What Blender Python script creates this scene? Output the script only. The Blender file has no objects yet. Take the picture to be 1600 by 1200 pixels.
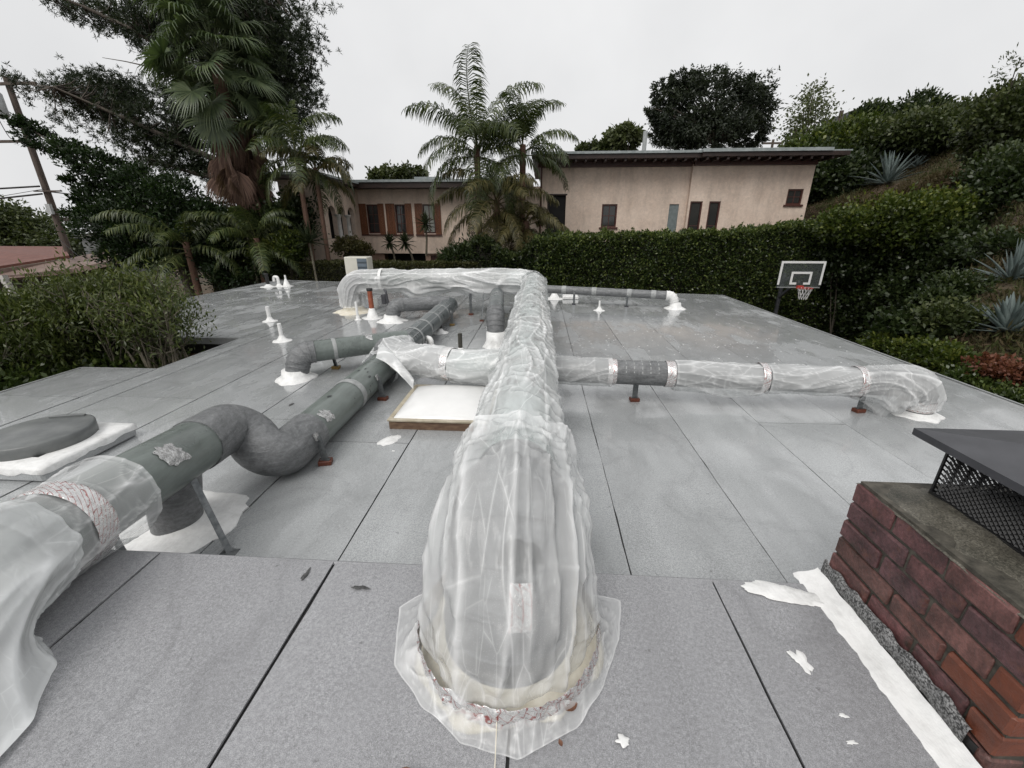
import bpy, math, random
import numpy as np
from mathutils import Vector, Matrix, noise as MN
sc = bpy.context.scene
R = math.radians
rng = np.random.default_rng(7)
random.seed(7)

# ------------------------------------------------------------------ camera
FPX, PITCH, YAW, EYE = 648.0, R(20.6), R(3.64), 1.95
cam_d = bpy.data.cameras.new('camera'); cam = bpy.data.objects.new('camera', cam_d)
sc.collection.objects.link(cam); sc.camera = cam
cam_d.sensor_width = 36; cam_d.lens = FPX / 1600 * 36; cam_d.clip_start = 0.02; cam_d.clip_end = 3000
cam.location = (0, 0, EYE); cam.rotation_euler = (R(90) - PITCH, 0, YAW)

# ------------------------------------------------------------------ sky: even rain cloud
world = bpy.data.worlds.new('World'); sc.world = world; world.use_nodes = True
wn = world.node_tree.nodes; wl = world.node_tree.links
for n in list(wn): wn.remove(n)
SUN_EL, SUN_AZ = R(52), R(205)      # azimuth clockwise from +Y
out = wn.new('ShaderNodeOutputWorld'); bg = wn.new('ShaderNodeBackground')
sky = wn.new('ShaderNodeTexSky'); sky.sky_type = 'NISHITA'; sky.sun_disc = False
sky.sun_elevation = SUN_EL; sky.sun_rotation = SUN_AZ
sky.air_density = 1.5; sky.dust_density = 6
hs = wn.new('ShaderNodeHueSaturation'); hs.inputs['Saturation'].default_value = 0.25
wl.new(sky.outputs[0], hs.inputs['Color'])
tc = wn.new('ShaderNodeTexCoord'); nz = wn.new('ShaderNodeTexNoise')
nz.inputs['Scale'].default_value = 1.6; nz.inputs['Detail'].default_value = 5; nz.inputs['Roughness'].default_value = .55
wl.new(tc.outputs['Generated'], nz.inputs['Vector'])
cr = wn.new('ShaderNodeValToRGB')
cr.color_ramp.elements[0].position = .3; cr.color_ramp.elements[0].color = (.635, .64, .65, 1)
cr.color_ramp.elements[1].position = .72; cr.color_ramp.elements[1].color = (.795, .796, .80, 1)
wl.new(nz.outputs['Fac'], cr.inputs['Fac'])
sca = wn.new('ShaderNodeVectorMath'); sca.operation = 'SCALE'; sca.inputs['Scale'].default_value = 10.0
wl.new(cr.outputs['Color'], sca.inputs[0])
mx = wn.new('ShaderNodeMixRGB'); mx.inputs['Fac'].default_value = .93
wl.new(hs.outputs['Color'], mx.inputs['Color1']); wl.new(sca.outputs[0], mx.inputs['Color2'])
wl.new(mx.outputs[0], bg.inputs['Color']); bg.inputs['Strength'].default_value = 0.1
wl.new(bg.outputs[0], out.inputs['Surface'])

# ------------------------------------------------------------------ weak sun through the cloud
sun_d = bpy.data.lights.new('sun', 'SUN'); sun = bpy.data.objects.new('sun', sun_d); sc.collection.objects.link(sun)
sun_d.energy = 1.5; sun_d.angle = R(35); sun_d.color = (1, .97, .93)
sv = Vector((math.sin(SUN_AZ) * math.cos(SUN_EL), math.cos(SUN_AZ) * math.cos(SUN_EL), math.sin(SUN_EL)))
sun.rotation_euler = sv.to_track_quat('Z', 'Y').to_euler()
vs = sc.view_settings
vs.view_transform = 'Standard'; vs.look = 'None'; vs.gamma = 1; vs.exposure = 0.2; vs.use_curve_mapping = False
sc.cycles.use_denoising = True
sc.cycles.max_bounces = 5; sc.cycles.diffuse_bounces = 2; sc.cycles.glossy_bounces = 2; sc.cycles.transmission_bounces = 2; sc.cycles.transparent_max_bounces = 10
sc.cycles.use_adaptive_sampling = True; sc.cycles.adaptive_threshold = 0.02

# ------------------------------------------------------------------ photo pixel -> place (given its distance)
_r = np.array([math.cos(YAW), math.sin(YAW), 0]); _fh = np.array([-math.sin(YAW), math.cos(YAW), 0]); _up = np.array([0, 0, 1.])
_f = _fh * math.cos(PITCH) - _up * math.sin(PITCH); _u = _fh * math.sin(PITCH) + _up * math.cos(PITCH)
CAM = np.array([0, 0, EYE])
def at(u, v, y):
    d = _r * (u - 800) + _u * (600 - v) + _f * FPX
    return CAM + d * (y / d[1])
def px2m(y): return y / 692.0

# ------------------------------------------------------------------ objects
OFF = {}
col = sc.collection
def tag(o, label=None, cat=None, group=None, kind=None):
    if label: o['label'] = label
    if cat: o['category'] = cat
    if group: o['group'] = group
    if kind: o['kind'] = kind
    return o
def thing(name, label, cat, loc=(0, 0, 0), group=None, rz=0):
    o = bpy.data.objects.new(name, None); col.objects.link(o)
    o.location = loc; o.rotation_euler = (0, 0, rz); o.empty_display_size = .1
    OFF[o.name] = np.array(loc, float) if rz == 0 else None
    return tag(o, label, cat, group)
def mesh_np(name, V, Fq, material, smooth=False, tint=None, fold=None, matidx=None):
    """V (n,3); Fq (m,k) one polygon size"""
    V = np.asarray(V, np.float32); Fq = np.asarray(Fq, np.int32)
    me = bpy.data.meshes.new(name); n, k = Fq.shape
    me.vertices.add(len(V)); me.vertices.foreach_set('co', V.ravel())
    me.loops.add(n * k); me.loops.foreach_set('vertex_index', Fq.ravel())
    me.polygons.add(n); me.polygons.foreach_set('loop_start', np.arange(0, n * k, k, dtype=np.int32))
    if smooth: me.polygons.foreach_set('use_smooth', np.ones(n, bool))
    me.update(calc_edges=True)
    if tint is not None:
        a = me.attributes.new('tint', 'FLOAT', 'FACE'); a.data.foreach_set('value', np.asarray(tint, np.float32))
    if fold is not None:
        a = me.attributes.new('fold', 'FLOAT', 'POINT'); a.data.foreach_set('value', np.asarray(fold, np.float32))
    me.materials.append(material)
    return me
def put(name, me, parent=None):
    o = bpy.data.objects.new(name, me); col.objects.link(o)
    if parent is not None:
        o.parent = parent; OFF[o.name] = OFF.get(parent.name)
    return o
def place(name, V, Fq, material, parent=None, **kw):
    V = np.asarray(V, float)
    off = OFF.get(parent.name) if parent is not None else None
    if off is not None: V = V - off
    return put(name, mesh_np(name, V, Fq, material, **kw), parent)

class MB:
    """collects solid pieces into one mesh"""
    def __init__(s): s.v = []; s.f = []; s.sm = []
    def add(s, vs, fs, smooth=False):
        b = len(s.v); s.v += [tuple(map(float, p)) for p in vs]
        s.f += [tuple(i + b for i in q) for q in fs]; s.sm += [smooth] * len(fs); return s
    def box(s, a, b, bev=0.0):
        (x0, y0, z0), (x1, y1, z1) = a, b
        x0, x1 = min(x0, x1), max(x0, x1); y0, y1 = min(y0, y1), max(y0, y1); z0, z1 = min(z0, z1), max(z0, z1)
        if bev <= 0:
            return s.add([(x0,y0,z0),(x1,y0,z0),(x1,y1,z0),(x0,y1,z0),(x0,y0,z1),(x1,y0,z1),(x1,y1,z1),(x0,y1,z1)],
                         [(0,3,2,1),(4,5,6,7),(0,1,5,4),(1,2,6,5),(2,3,7,6),(3,0,4,7)])
        c = bev; V = []
        for z, i in ((z0, c), (z0 + c, 0), (z1 - c, 0), (z1, c)):
            V += [(x0+i+ (c if i==0 else 0), y0+i, z), (x1-i-(c if i==0 else 0), y0+i, z), (x1-i, y0+i+(c if i==0 else 0), z), (x1-i, y1-i-(c if i==0 else 0), z),
                  (x1-i-(c if i==0 else 0), y1-i, z), (x0+i+(c if i==0 else 0), y1-i, z), (x0+i, y1-i-(c if i==0 else 0), z), (x0+i, y0+i+(c if i==0 else 0), z)]
        fs = [tuple(range(7, -1, -1)), tuple(range(24, 32))]
        for k in range(3):
            for j in range(8):
                a_, b_ = k*8 + j, k*8 + (j+1) % 8
                fs.append((a_, b_, b_+8, a_+8))
        return s.add(V, fs)
    def obox(s, p, q, w, h, up=(0, 0, 1)):
        """bar of section w x h from p to q"""
        p, q = Vector(p), Vector(q); d = (q - p).normalized(); u = Vector(up)
        if abs(d.dot(u)) > .98: u = Vector((1, 0, 0))
        x = d.cross(u).normalized() * (w / 2); z = x.cross(d).normalized() * (h / 2)
        V = [p-x-z, p+x-z, p+x+z, p-x+z, q-x-z, q+x-z, q+x+z, q-x+z]
        return s.add(V, [(0,1,2,3),(7,6,5,4),(0,4,5,1),(1,5,6,2),(2,6,7,3),(3,7,4,0)])
    def tube(s, pts, rad, n=10, cap=True, smooth=True):
        pts = [Vector(p) for p in pts]
        if not hasattr(rad, '__len__'): rad = [rad] * len(pts)
        fr = frames(pts); V = []; fs = []
        for (p, x, y), r in zip(fr, rad):
            for k in range(n):
                a = 2 * math.pi * k / n; V.append(p + x * (r * math.cos(a)) + y * (r * math.sin(a)))
        m = len(pts)
        for i in range(m - 1):
            for k in range(n):
                a, b = i*n + k, i*n + (k+1) % n; fs.append((a, b, b+n, a+n))
        s.add(V, fs, smooth)
        if cap:
            s.add(V[:n], [tuple(range(n-1, -1, -1))]); s.add(V[-n:], [tuple(range(n))])
        return s
    def lathe(s, c, prof, n=24, smooth=True, jit=None):
        """prof: (radius, z) list; jit(angle, i) scales the radius"""
        V = []; fs = []
        for i, (r, z) in enumerate(prof):
            for k in range(n):
                a = 2 * math.pi * k / n; rr = r * (jit(a, i) if jit else 1)
                V.append((c[0] + rr*math.cos(a), c[1] + rr*math.sin(a), c[2] + z))
        for i in range(len(prof) - 1):
            for k in range(n):
                a, b = i*n + k, i*n + (k+1) % n; fs.append((a, b, b+n, a+n))
        fs.append(tuple(range((len(prof)-1)*n, len(prof)*n))); fs.append(tuple(range(n-1, -1, -1)))
        return s.add(V, fs, smooth)
    def prism(s, poly, z0, z1):
        n = len(poly); V = [(x, y, z0) for x, y in poly] + [(x, y, z1) for x, y in poly]
        fs = [tuple(range(n-1, -1, -1)), tuple(range(n, 2*n))] + [(i, (i+1) % n, (i+1) % n + n, i+n) for i in range(n)]
        return s.add(V, fs)
    def build(s, name, material, parent=None):
        me = bpy.data.meshes.new(name)
        off = OFF.get(parent.name) if parent is not None else None
        V = s.v if off is None else [(x-off[0], y-off[1], z-off[2]) for x, y, z in s.v]
        me.from_pydata(V, [], s.f); me.polygons.foreach_set('use_smooth', s.sm); me.update(); me.materials.append(material)
        return put(name, me, parent)
def frames(pts):
    out = []; n = len(pts); px = None
    for i in range(n):
        t = (pts[min(i+1, n-1)] - pts[max(i-1, 0)]).normalized()
        if px is None:
            px = t.cross(Vector((0, 0, 1)))
            if px.length < .05: px = Vector((1, 0, 0))
        x = (px - t * px.dot(t)).normalized(); y = x.cross(t).normalized() * -1
        y = t.cross(x).normalized()
        out.append((pts[i], x, y)); px = x
    return out
def fillet(pts, rad, step=.06):
    """polyline with rounded corners; rad number or list for the inner corners"""
    P = [Vector(p) for p in pts]
    if not hasattr(rad, '__len__'): rad = [rad] * (len(P) - 2)
    out = [P[0]]
    def seg_to(q):
        p = out[-1]; d = (q - p).length; m = max(1, int(d / step))
        for i in range(1, m + 1): out.append(p.lerp(q, i / m))
    for i in range(1, len(P) - 1):
        a = (P[i-1] - P[i]).normalized(); b = (P[i+1] - P[i]).normalized()
        ang = a.angle(b); d = rad[i-1] / math.tan(ang / 2)
        p0 = P[i] + a * d; p1 = P[i] + b * d
        c = P[i] + (a + b).normalized() * (rad[i-1] / math.sin(ang / 2))
        seg_to(p0); m = max(4, int(rad[i-1] * (math.pi - ang) / step)); v0 = p0 - c; v1 = p1 - c; th = v0.angle(v1)
        for k in range(1, m + 1):
            t = k / m; out.append(c + (v0 * math.sin((1-t)*th) + v1 * math.sin(t*th)) / math.sin(th))
    seg_to(P[-1]); return out
def copy_tree(o, parent=None):
    c = o.copy(); col.objects.link(c); c.parent = parent
    for ch in list(o.children): copy_tree(ch, c)
    return c

# ------------------------------------------------------------------ materials
class NT:
    def __init__(s, name):
        s.m = bpy.data.materials.new(name); s.m.use_nodes = True; s.t = s.m.node_tree; s.n = s.t.nodes
        s.p = s.n['Principled BSDF']; s.o = s.n['Material Output']; s.l = s.t.links
        s.tc = s.n.new('ShaderNodeTexCoord')
    def link(s, a, b): s.l.new(a, b)
    def mapv(s, scale=(1, 1, 1), coord='Object', rot=(0, 0, 0)):
        m = s.n.new('ShaderNodeMapping'); m.inputs['Scale'].default_value = scale; m.inputs['Rotation'].default_value = rot
        s.link(s.tc.outputs[coord], m.inputs['Vector']); return m.outputs[0]
    def noise(s, scale, detail=5, rough=.55, vec=None, dist=0):
        n = s.n.new('ShaderNodeTexNoise'); n.inputs['Scale'].default_value = scale; n.inputs['Detail'].default_value = detail
        n.inputs['Roughness'].default_value = rough; n.inputs['Distortion'].default_value = dist
        s.link(vec if vec is not None else s.tc.outputs['Object'], n.inputs['Vector']); return n.outputs['Fac']
    def voro(s, scale, feature='DISTANCE_TO_EDGE', vec=None, out='Distance'):
        n = s.n.new('ShaderNodeTexVoronoi'); n.feature = feature; n.inputs['Scale'].default_value = scale
        s.link(vec if vec is not None else s.tc.outputs['Object'], n.inputs['Vector']); return n.outputs[out]
    def ramp(s, fac, *stops):
        r = s.n.new('ShaderNodeValToRGB'); e = r.color_ramp.elements
        while len(e) < len(stops): e.new(.5)
        for el, (p, c) in zip(e, stops):
            el.position = p
            if not hasattr(c, '__len__'): c = (c, c, c)
            el.color = (*c[:3], 1)
        s.link(fac, r.inputs['Fac']); return r.outputs['Color']
    def mix(s, fac, a, b, mode='MIX'):
        m = s.n.new('ShaderNodeMixRGB'); m.blend_type = mode
        for inp, x in ((m.inputs['Fac'], fac), (m.inputs['Color1'], a), (m.inputs['Color2'], b)):
            if hasattr(x, 'is_linked') or hasattr(x, 'links'): s.link(x, inp)
            elif hasattr(x, '__len__'): inp.default_value = (*x[:3], 1)
            else: inp.default_value = x if inp.type == 'VALUE' else (x, x, x, 1)
        return m.outputs[0]
    def math(s, op, a, b=0.0, clamp=False):
        m = s.n.new('ShaderNodeMath'); m.operation = op; m.use_clamp = clamp
        for inp, x in ((m.inputs[0], a), (m.inputs[1], b)):
            if hasattr(x, 'links'): s.link(x, inp)
            else: inp.default_value = x
        return m.outputs[0]
    def attr(s, name, out='Fac'):
        a = s.n.new('ShaderNodeAttribute'); a.attribute_name = name; return a.outputs[out]
    def rand(s):
        return s.n.new('ShaderNodeObjectInfo').outputs['Random']
    def bump(s, h, strength=.3, dist=.01, normal=None):
        b = s.n.new('ShaderNodeBump'); b.inputs['Strength'].default_value = strength; b.inputs['Distance'].default_value = dist
        s.link(h, b.inputs['Height'])
        if normal is not None: s.link(normal, b.inputs['Normal'])
        return b.outputs[0]
    def set(s, **k):
        nm = dict(color='Base Color', rough='Roughness', metal='Metallic', normal='Normal', spec='Specular IOR Level', coat='Coat Weight', coatr='Coat Roughness', alpha='Alpha')
        for a, x in k.items():
            inp = s.p.inputs[nm[a]]
            if hasattr(x, 'links'): s.link(x, inp)
            elif hasattr(x, '__len__'): inp.default_value = (*x[:3], 1)
            else: inp.default_value = x
        return s.m
def mat(name, c1, c2=None, scale=4, rough=.6, rough2=None, bump=0, bscale=60, bdist=.005, metal=0, spec=.5, vec=(1, 1, 1), rnd=0.0, lo=.35, hi=.65):
    t = NT(name); v = t.mapv(vec)
    n = t.noise(scale, 6, .6, v)
    c = t.ramp(n, (lo, c1), (hi, c2 if c2 is not None else c1))
    if rnd: c = t.mix(1.0, c, t.ramp(t.rand(), (0, 1 - rnd), (1, 1 + rnd)), 'MULTIPLY')
    t.set(color=c, metal=metal, spec=spec)
    if rough2 is not None: t.set(rough=t.ramp(n, (lo, rough), (hi, rough2)))
    else: t.set(rough=rough)
    if bump: t.set(normal=t.bump(t.noise(bscale, 4, .6, v), bump, bdist))
    return t.m
def leafmat(name, dark, mid, light, rough=.45, spec=.4):
    t = NT(name)
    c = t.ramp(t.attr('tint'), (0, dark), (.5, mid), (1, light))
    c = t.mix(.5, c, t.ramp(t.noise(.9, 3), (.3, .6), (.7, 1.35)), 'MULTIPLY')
    t.set(color=c, rough=rough, spec=spec)
    tr = t.n.new('ShaderNodeBsdfTranslucent'); t.link(t.mix(1, c, (1.1, 1.3, .6), 'MULTIPLY'), tr.inputs['Color'])
    ms = t.n.new('ShaderNodeMixShader'); ms.inputs[0].default_value = .22
    t.link(t.p.outputs[0], ms.inputs[1]); t.link(tr.outputs[0], ms.inputs[2]); t.link(ms.outputs[0], t.o.inputs['Surface'])
    return t.m
# --- roofing: granule sheet, wet
def roofing(name, base, wet):
    t = NT(name); g = t.noise(420 if wet < .5 else 300, 2, .75); g2 = t.noise(75, 2, .7); st = t.noise(.55, 5, .62); st2 = t.noise(2.6, 5, .65, t.mapv((1, .3, 1)), .4)
    c = t.mix(1, base, t.ramp(g, (.26, .55), (.5, .98), (.76, 1.5)) if wet > .5 else t.ramp(g, (.26, .42), (.5, .96), (.76, 1.65)), 'MULTIPLY')
    c = t.mix(1, c, t.ramp(g2, (.3, .82), (.7, 1.18)), 'MULTIPLY')
    c = t.mix(1, c, t.ramp(st, (.3, .82), (.7, 1.14)), 'MULTIPLY')
    c = t.mix(1, c, t.ramp(st2, (.25, .78), (.5, 1), (.78, 1.22)), 'MULTIPLY')
    c = t.mix(1, c, t.ramp(t.rand(), (0, .92), (1, 1.08)), 'MULTIPLY')
    ringn = t.math('ABSOLUTE', t.math('SUBTRACT', t.noise(.8, 3, .5, None, .3), .5)); ringm = t.ramp(ringn, (0, .88), (.012, .96), (.03, 1))
    c = t.mix(1, c, ringm, 'MULTIPLY')
    spots = t.ramp(t.noise(19, 3, .65), (.69, 0), (.75, 1))
    c = t.mix(t.math('MULTIPLY', spots, .5), c, (.06, .06, .06))
    if wet > .5:
        wetm = t.ramp(t.math('ADD', t.math('MULTIPLY', st, .55), t.math('MULTIPLY', st2, .45)), (.40, 0), (.52, 1))
        t.set(color=t.mix(t.math('MULTIPLY', wetm, .3), c, t.mix(1, c, .70, 'MULTIPLY')), rough=t.ramp(wetm, (0, .46), (1, .10)), coat=t.math('MULTIPLY', wetm, .6), coatr=.04)
    else:
        wetm = t.ramp(t.math('ADD', t.math('MULTIPLY', st, .5), t.math('MULTIPLY', st2, .5)), (.42, 0), (.60, 1)); t.set(color=t.mix(t.math('MULTIPLY', wetm, .5), c, t.mix(1, c, .70, 'MULTIPLY')), rough=t.ramp(wetm, (0, .5), (1, .24)), coat=t.math('MULTIPLY', wetm, .25), coatr=.12)
    t.set(normal=t.bump(g, .5, .0012 if wet < .5 else .0007))
    return t.m
M_ROOF = roofing('roofing_wet', (.385, .398, .403), 1.0)
M_ROOF2 = roofing('roofing_near', (.322, .324, .336), 0.2)
M_BITUMEN = mat('bitumen', (.012, .012, .012), (.025, .025, .025), 40, .45)
M_EDGE = mat('drip_edge_metal', (.30, .31, .31), (.38, .39, .39), 8, .4, metal=.2)
# --- white brushed coating
def white_coat():
    t = NT('white_coating'); n = t.noise(14, 6, .65); d = t.noise(5, 6, .7)
    c = t.ramp(n, (.3, (.70, .70, .69)), (.6, (.86, .86, .85))); c = t.mix(t.ramp(d, (.55, 0), (.72, .5)), c, (.40, .40, .38)); c = t.mix(t.ramp(t.noise(60, 4, .7), (.68, 0), (.74, .5)), c, (.22, .21, .2))
    t.set(color=c, rough=.42, normal=t.bump(t.noise(40, 5, .6, t.mapv((1, .35, 1))), .6, .010)); return t.m
M_WHITE = white_coat()
M_CREAM = mat('cream_coating', (.66, .60, .47), (.84, .80, .70), 9, .5, bump=.5, bscale=30, bdist=.01)
# --- duct skins
def duct_mat(name, c, dirt=.5, streak=True):
    t = NT(name); n1 = t.noise(3, 6, .6); n2 = t.noise(26, 5, .65, t.mapv((1, .12, 1)))
    col_ = t.mix(1, c, t.ramp(n1, (.3, .78), (.7, 1.15)), 'MULTIPLY')
    col_ = t.mix(1, col_, t.ramp(n2, (.3, .8), (.7, 1.12)), 'MULTIPLY')
    scf = t.ramp(t.noise(11, 4, .7, None, 1.5), (.66, 0), (.70, 1))
    col_ = t.mix(t.math('MULTIPLY', scf, dirt), col_, (.03, .035, .035))
    t.set(color=col_, rough=t.ramp(n1, (.3, .22), (.7, .42)), spec=.5, normal=t.bump(n1, .25, .02)); return t.m
M_GREEN = duct_mat('duct_green_grey', (.160, .184, .172))
M_SLATE = duct_mat('duct_slate', (.120, .135, .138))
M_AQUA = duct_mat('duct_pale_aqua', (.47, .52, .51), .25)
def mastic_grey(name, a, b):
    t = NT(name); w = t.noise(5, 6, .65, t.mapv((1, 1, 3.5)), 1.2); f = t.noise(38, 5, .7)
    c = t.ramp(w, (.3, a), (.7, b)); c = t.mix(1, c, t.ramp(f, (.3, .72), (.75, 1.25)), 'MULTIPLY')
    t.set(color=c, rough=.42, normal=t.bump(t.mix(.5, w, f), .75, .02)); return t.m
M_MASTIC = mastic_grey('duct_grey_mastic', (.10, .105, .108), (.24, .245, .25))
M_MASTICL = mastic_grey('duct_light_mastic', (.125, .13, .135), (.29, .30, .305))
M_STRAP = mat('band_sealant', (.26, .27, .27), (.38, .39, .385), 20, .5, bump=.3, bscale=40)
M_STEEL = mat('strut_steel', (.10, .11, .115), (.20, .21, .215), 30, .4, metal=.5)
M_REDWOOD = mat('redwood_block', (.085, .022, .013), (.15, .045, .022), 30, .5, vec=(1, 6, 1), bump=.3)
M_YELWOOD = mat('yellow_wood_block', (.20, .12, .03), (.30, .20, .06), 30, .5, vec=(1, 6, 1))
def foil_mat():
    t = NT('foil_tape'); n = t.noise(30, 4, .7, None, 1.0)
    br = t.n.new('ShaderNodeTexBrick'); br.inputs['Scale'].default_value = 14; br.inputs['Mortar Size'].default_value = .018
    br.inputs['Color1'].default_value = (.8, .8, .79, 1); br.inputs['Color2'].default_value = (.74, .74, .74, 1); br.inputs['Mortar'].default_value = (.45, .16, .15, 1)
    t.link(t.mapv((1, 1, 1.6), rot=(.5, .6, .4)), br.inputs['Vector'])
    c = t.mix(t.ramp(n, (.45, 0), (.62, .8)), br.outputs['Color'], (.83, .83, .82))
    t.set(color=c, metal=.75, rough=t.ramp(n, (.3, .12), (.7, .35)), normal=t.bump(t.noise(55, 4, .7, None, 1.0), .7, .006)); return t.m
M_FOIL = foil_mat()
M_FOILP = mat('crumpled_foil', (.35, .35, .35), (.72, .72, .71), 28, .22, metal=.7, bump=1.0, bscale=32, bdist=.02)
# --- translucent sheeting: thin film, whiter where folded double
def plastic(name, op, tint, vec, drop=.12):
    t = NT(name); fo = t.attr('fold'); mv = t.mapv(vec)
    def lines(scale, width, dist, vec_=None):
        n = t.noise(scale, 1, .5, vec_ if vec_ is not None else mv, dist); d = t.math('ABSOLUTE', t.math('SUBTRACT', n, .5)); return t.ramp(d, (0, 1), (width, .15), (width*2.5, 0))
    l1 = lines(3.6, .007, .0); ve = t.voro(7.5, vec=mv); l2 = t.ramp(ve, (0, 1), (.012, .3), (.05, 0)); ve2 = t.voro(19, vec=mv); l3 = t.ramp(ve2, (0, 1), (.02, .25), (.07, 0))
    cre = t.math('MAXIMUM', t.math('MULTIPLY', l1, t.ramp(t.noise(2.0, 2), (.45, .0), (.58, .8))), t.math('MULTIPLY', l2, t.ramp(t.noise(2.6, 2), (.46, 0), (.60, .75))))
    cre = t.math('MAXIMUM', cre, t.math('MULTIPLY', l3, t.ramp(t.noise(3.6, 2), (.50, 0), (.62, .5))))
    drops = t.ramp(t.voro(170, 'F1'), (.12, 1), (.25, 0)); dsel = t.ramp(t.noise(2.4, 3), (.45, 0), (.60, 1)); drops = t.math('MULTIPLY', drops, dsel)
    n = t.noise(2.1, 4, .6, mv, .5)
    f = t.math('ADD', t.math('MULTIPLY', fo, .42), t.math('MULTIPLY', cre, .34))
    f = t.math('ADD', f, t.ramp(n, (.3, op - .14), (.7, op + .16)))
    f = t.math('ADD', f, t.math('MULTIPLY', drops, drop), True)
    nb = t.bump(t.math('ADD', t.math('MULTIPLY', ve, .9), t.noise(24, 2, .6, mv, .8)), .5, .010)
    t.set(color=tint, rough=.14, spec=.6, normal=nb)
    tr = t.n.new('ShaderNodeBsdfTranslucent'); tr.inputs['Color'].default_value = (*tint, 1); t.link(nb, tr.inputs['Normal'])
    m1 = t.n.new('ShaderNodeMixShader'); m1.inputs[0].default_value = .14
    t.link(t.p.outputs[0], m1.inputs[1]); t.link(tr.outputs[0], m1.inputs[2])
    tp = t.n.new('ShaderNodeBsdfTransparent'); tp.inputs['Color'].default_value = (.96, .97, .97, 1); m2 = t.n.new('ShaderNodeMixShader')
    t.link(f, m2.inputs[0]); t.link(tp.outputs[0], m2.inputs[1]); t.link(m1.outputs[0], m2.inputs[2]); t.link(m2.outputs[0], t.o.inputs['Surface'])
    return t.m
M_PLA = plastic('clear_sheeting', .33, (.95, .955, .955), (1, .16, .22))
M_PLAS = plastic('clear_sheeting_run', .40, (.95, .96, .96), (1, .35, .8))
M_PLAF = plastic('clear_sheeting_bunched', .44, (.95, .955, .955), (.30, 1, .8), .05)
M_PLA2 = plastic('milky_sheeting', .37, (.94, .95, .95), (.22, 1, .8))
M_PLA3 = plastic('frosted_sheeting', .62, (.92, .94, .94), (.5, .5, .3))
# --- masonry
def brick_mat():
    t = NT('brick'); r = t.rand(); n = t.noise(9, 6, .65); f = t.noise(70, 4, .7)
    c = t.ramp(r, (0, (.085, .042, .045)), (.3, (.115, .050, .050)), (.55, (.135, .058, .056)), (.78, (.155, .072, .062)), (.9, (.105, .060, .052)), (1, (.14, .055, .045)))
    c = t.mix(1, c, t.ramp(n, (.3, .38), (.5, .95), (.72, 1.75)), 'MULTIPLY'); c = t.mix(1, c, t.ramp(f, (.3, .6), (.7, 1.35)), 'MULTIPLY'); c = t.mix(t.ramp(t.noise(14, 5, .7), (.56, 0), (.68, .6)), c, (.15, .062, .04)); c = t.mix(t.ramp(t.noise(5, 6, .7), (.60, 0), (.72, .8)), c, (.028, .026, .018))
    t.set(color=c, rough=.42, normal=t.bump(t.mix(.5, n, f), .7, .012)); return t.m
M_BRICK = brick_mat()
M_SHRUBBARK = mat('shrub_bark', (.025, .020, .014), (.06, .05, .036), 9, .8)
M_BRICK_O = mat('brick_orange', (.10, .030, .016), (.215, .062, .030), 9, .45, bump=.5, bscale=60, bdist=.008, lo=.3, hi=.7)
M_MORTAR = mat('mortar_dark', (.030, .028, .022), (.11, .10, .08), 22, .7, bump=.6, bscale=60)
def crown_mat():
    t = NT('crown_concrete'); n = t.noise(6, 6, .7); g = t.noise(150, 3, .8)
    c = t.ramp(n, (.32, (.035, .034, .026)), (.5, (.095, .088, .070)), (.68, (.16, .15, .125))); c = t.mix(1, c, t.ramp(g, (.3, .35), (.5, 1), (.72, 2.2)), 'MULTIPLY')
    t.set(color=c, rough=.5, normal=t.bump(g, .8, .003)); return t.m
M_CROWN = crown_mat()
M_BLACKMETAL = mat('cap_metal', (.046, .047, .053), (.068, .069, .077), 6, .42, spec=.4)
M_MESH = mat('mesh_black', (.012, .012, .013), (.02, .02, .02), 20, .4)
M_FELT = mat('granule_flashing', (.02, .02, .02), (.30, .30, .30), 130, .5, bump=.8, bscale=130, lo=.42, hi=.6)
M_TAR = mat('tar', (.008, .008, .008), (.018, .017, .016), 20, .35, bump=.5, bscale=40)
# --- house
def stucco(name, a, b):
    t = NT(name); n = t.noise(1.1, 7, .62); m = t.noise(7, 6, .7, None, .8); k = t.noise(1.6, 6, .65, t.mapv((1, 1, .22)))
    c = t.ramp(n, (.3, a), (.7, b)); c = t.mix(1, c, t.ramp(m, (.3, .84), (.7, 1.1)), 'MULTIPLY'); c = t.mix(1, c, t.ramp(k, (.28, .76), (.5, 1), (.75, 1.08)), 'MULTIPLY')
    t.set(color=c, rough=.85, normal=t.bump(t.noise(30, 6, .7), .4, .006)); return t.m
M_STUCCO = stucco('stucco_pink', (.62, .49, .40), (.74, .61, .51))
M_STUCCO2 = stucco('stucco_base', (.30, .20, .15), (.38, .26, .20))
M_WOODRED = mat('shutter_wood', (.11, .038, .016), (.19, .072, .030), 6, .5, vec=(8, 8, .6), rnd=.12)
M_TRIM = mat('trim_dark_red', (.055, .018, .013), (.085, .03, .022), 10, .45)
M_EAVE = mat('eave_dark', (.018, .010, .008), (.035, .018, .014), 6, .5)
M_ROOFEDGE = mat('roof_edge_grey', (.22, .25, .25), (.34, .37, .37), 5, .35, rough2=.2)
M_DARK = mat('dark_room', (.006, .006, .006), (.010, .009, .009), 3, .8)
M_COLUMN = mat('column_stone', (.42, .41, .39), (.55, .53, .50), 5, .6)
def glass_mat(name, c, rough=.05):
    t = NT(name); t.set(color=c, rough=rough, spec=.6); return t.m
M_GLASS = glass_mat('window_glass', (.035, .036, .035)); M_GLASS2 = glass_mat('curtained_glass', (.22, .23, .20))
M_PANEL = mat('grey_panel', (.13, .16, .16), (.19, .22, .22), 6, .3)
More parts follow.
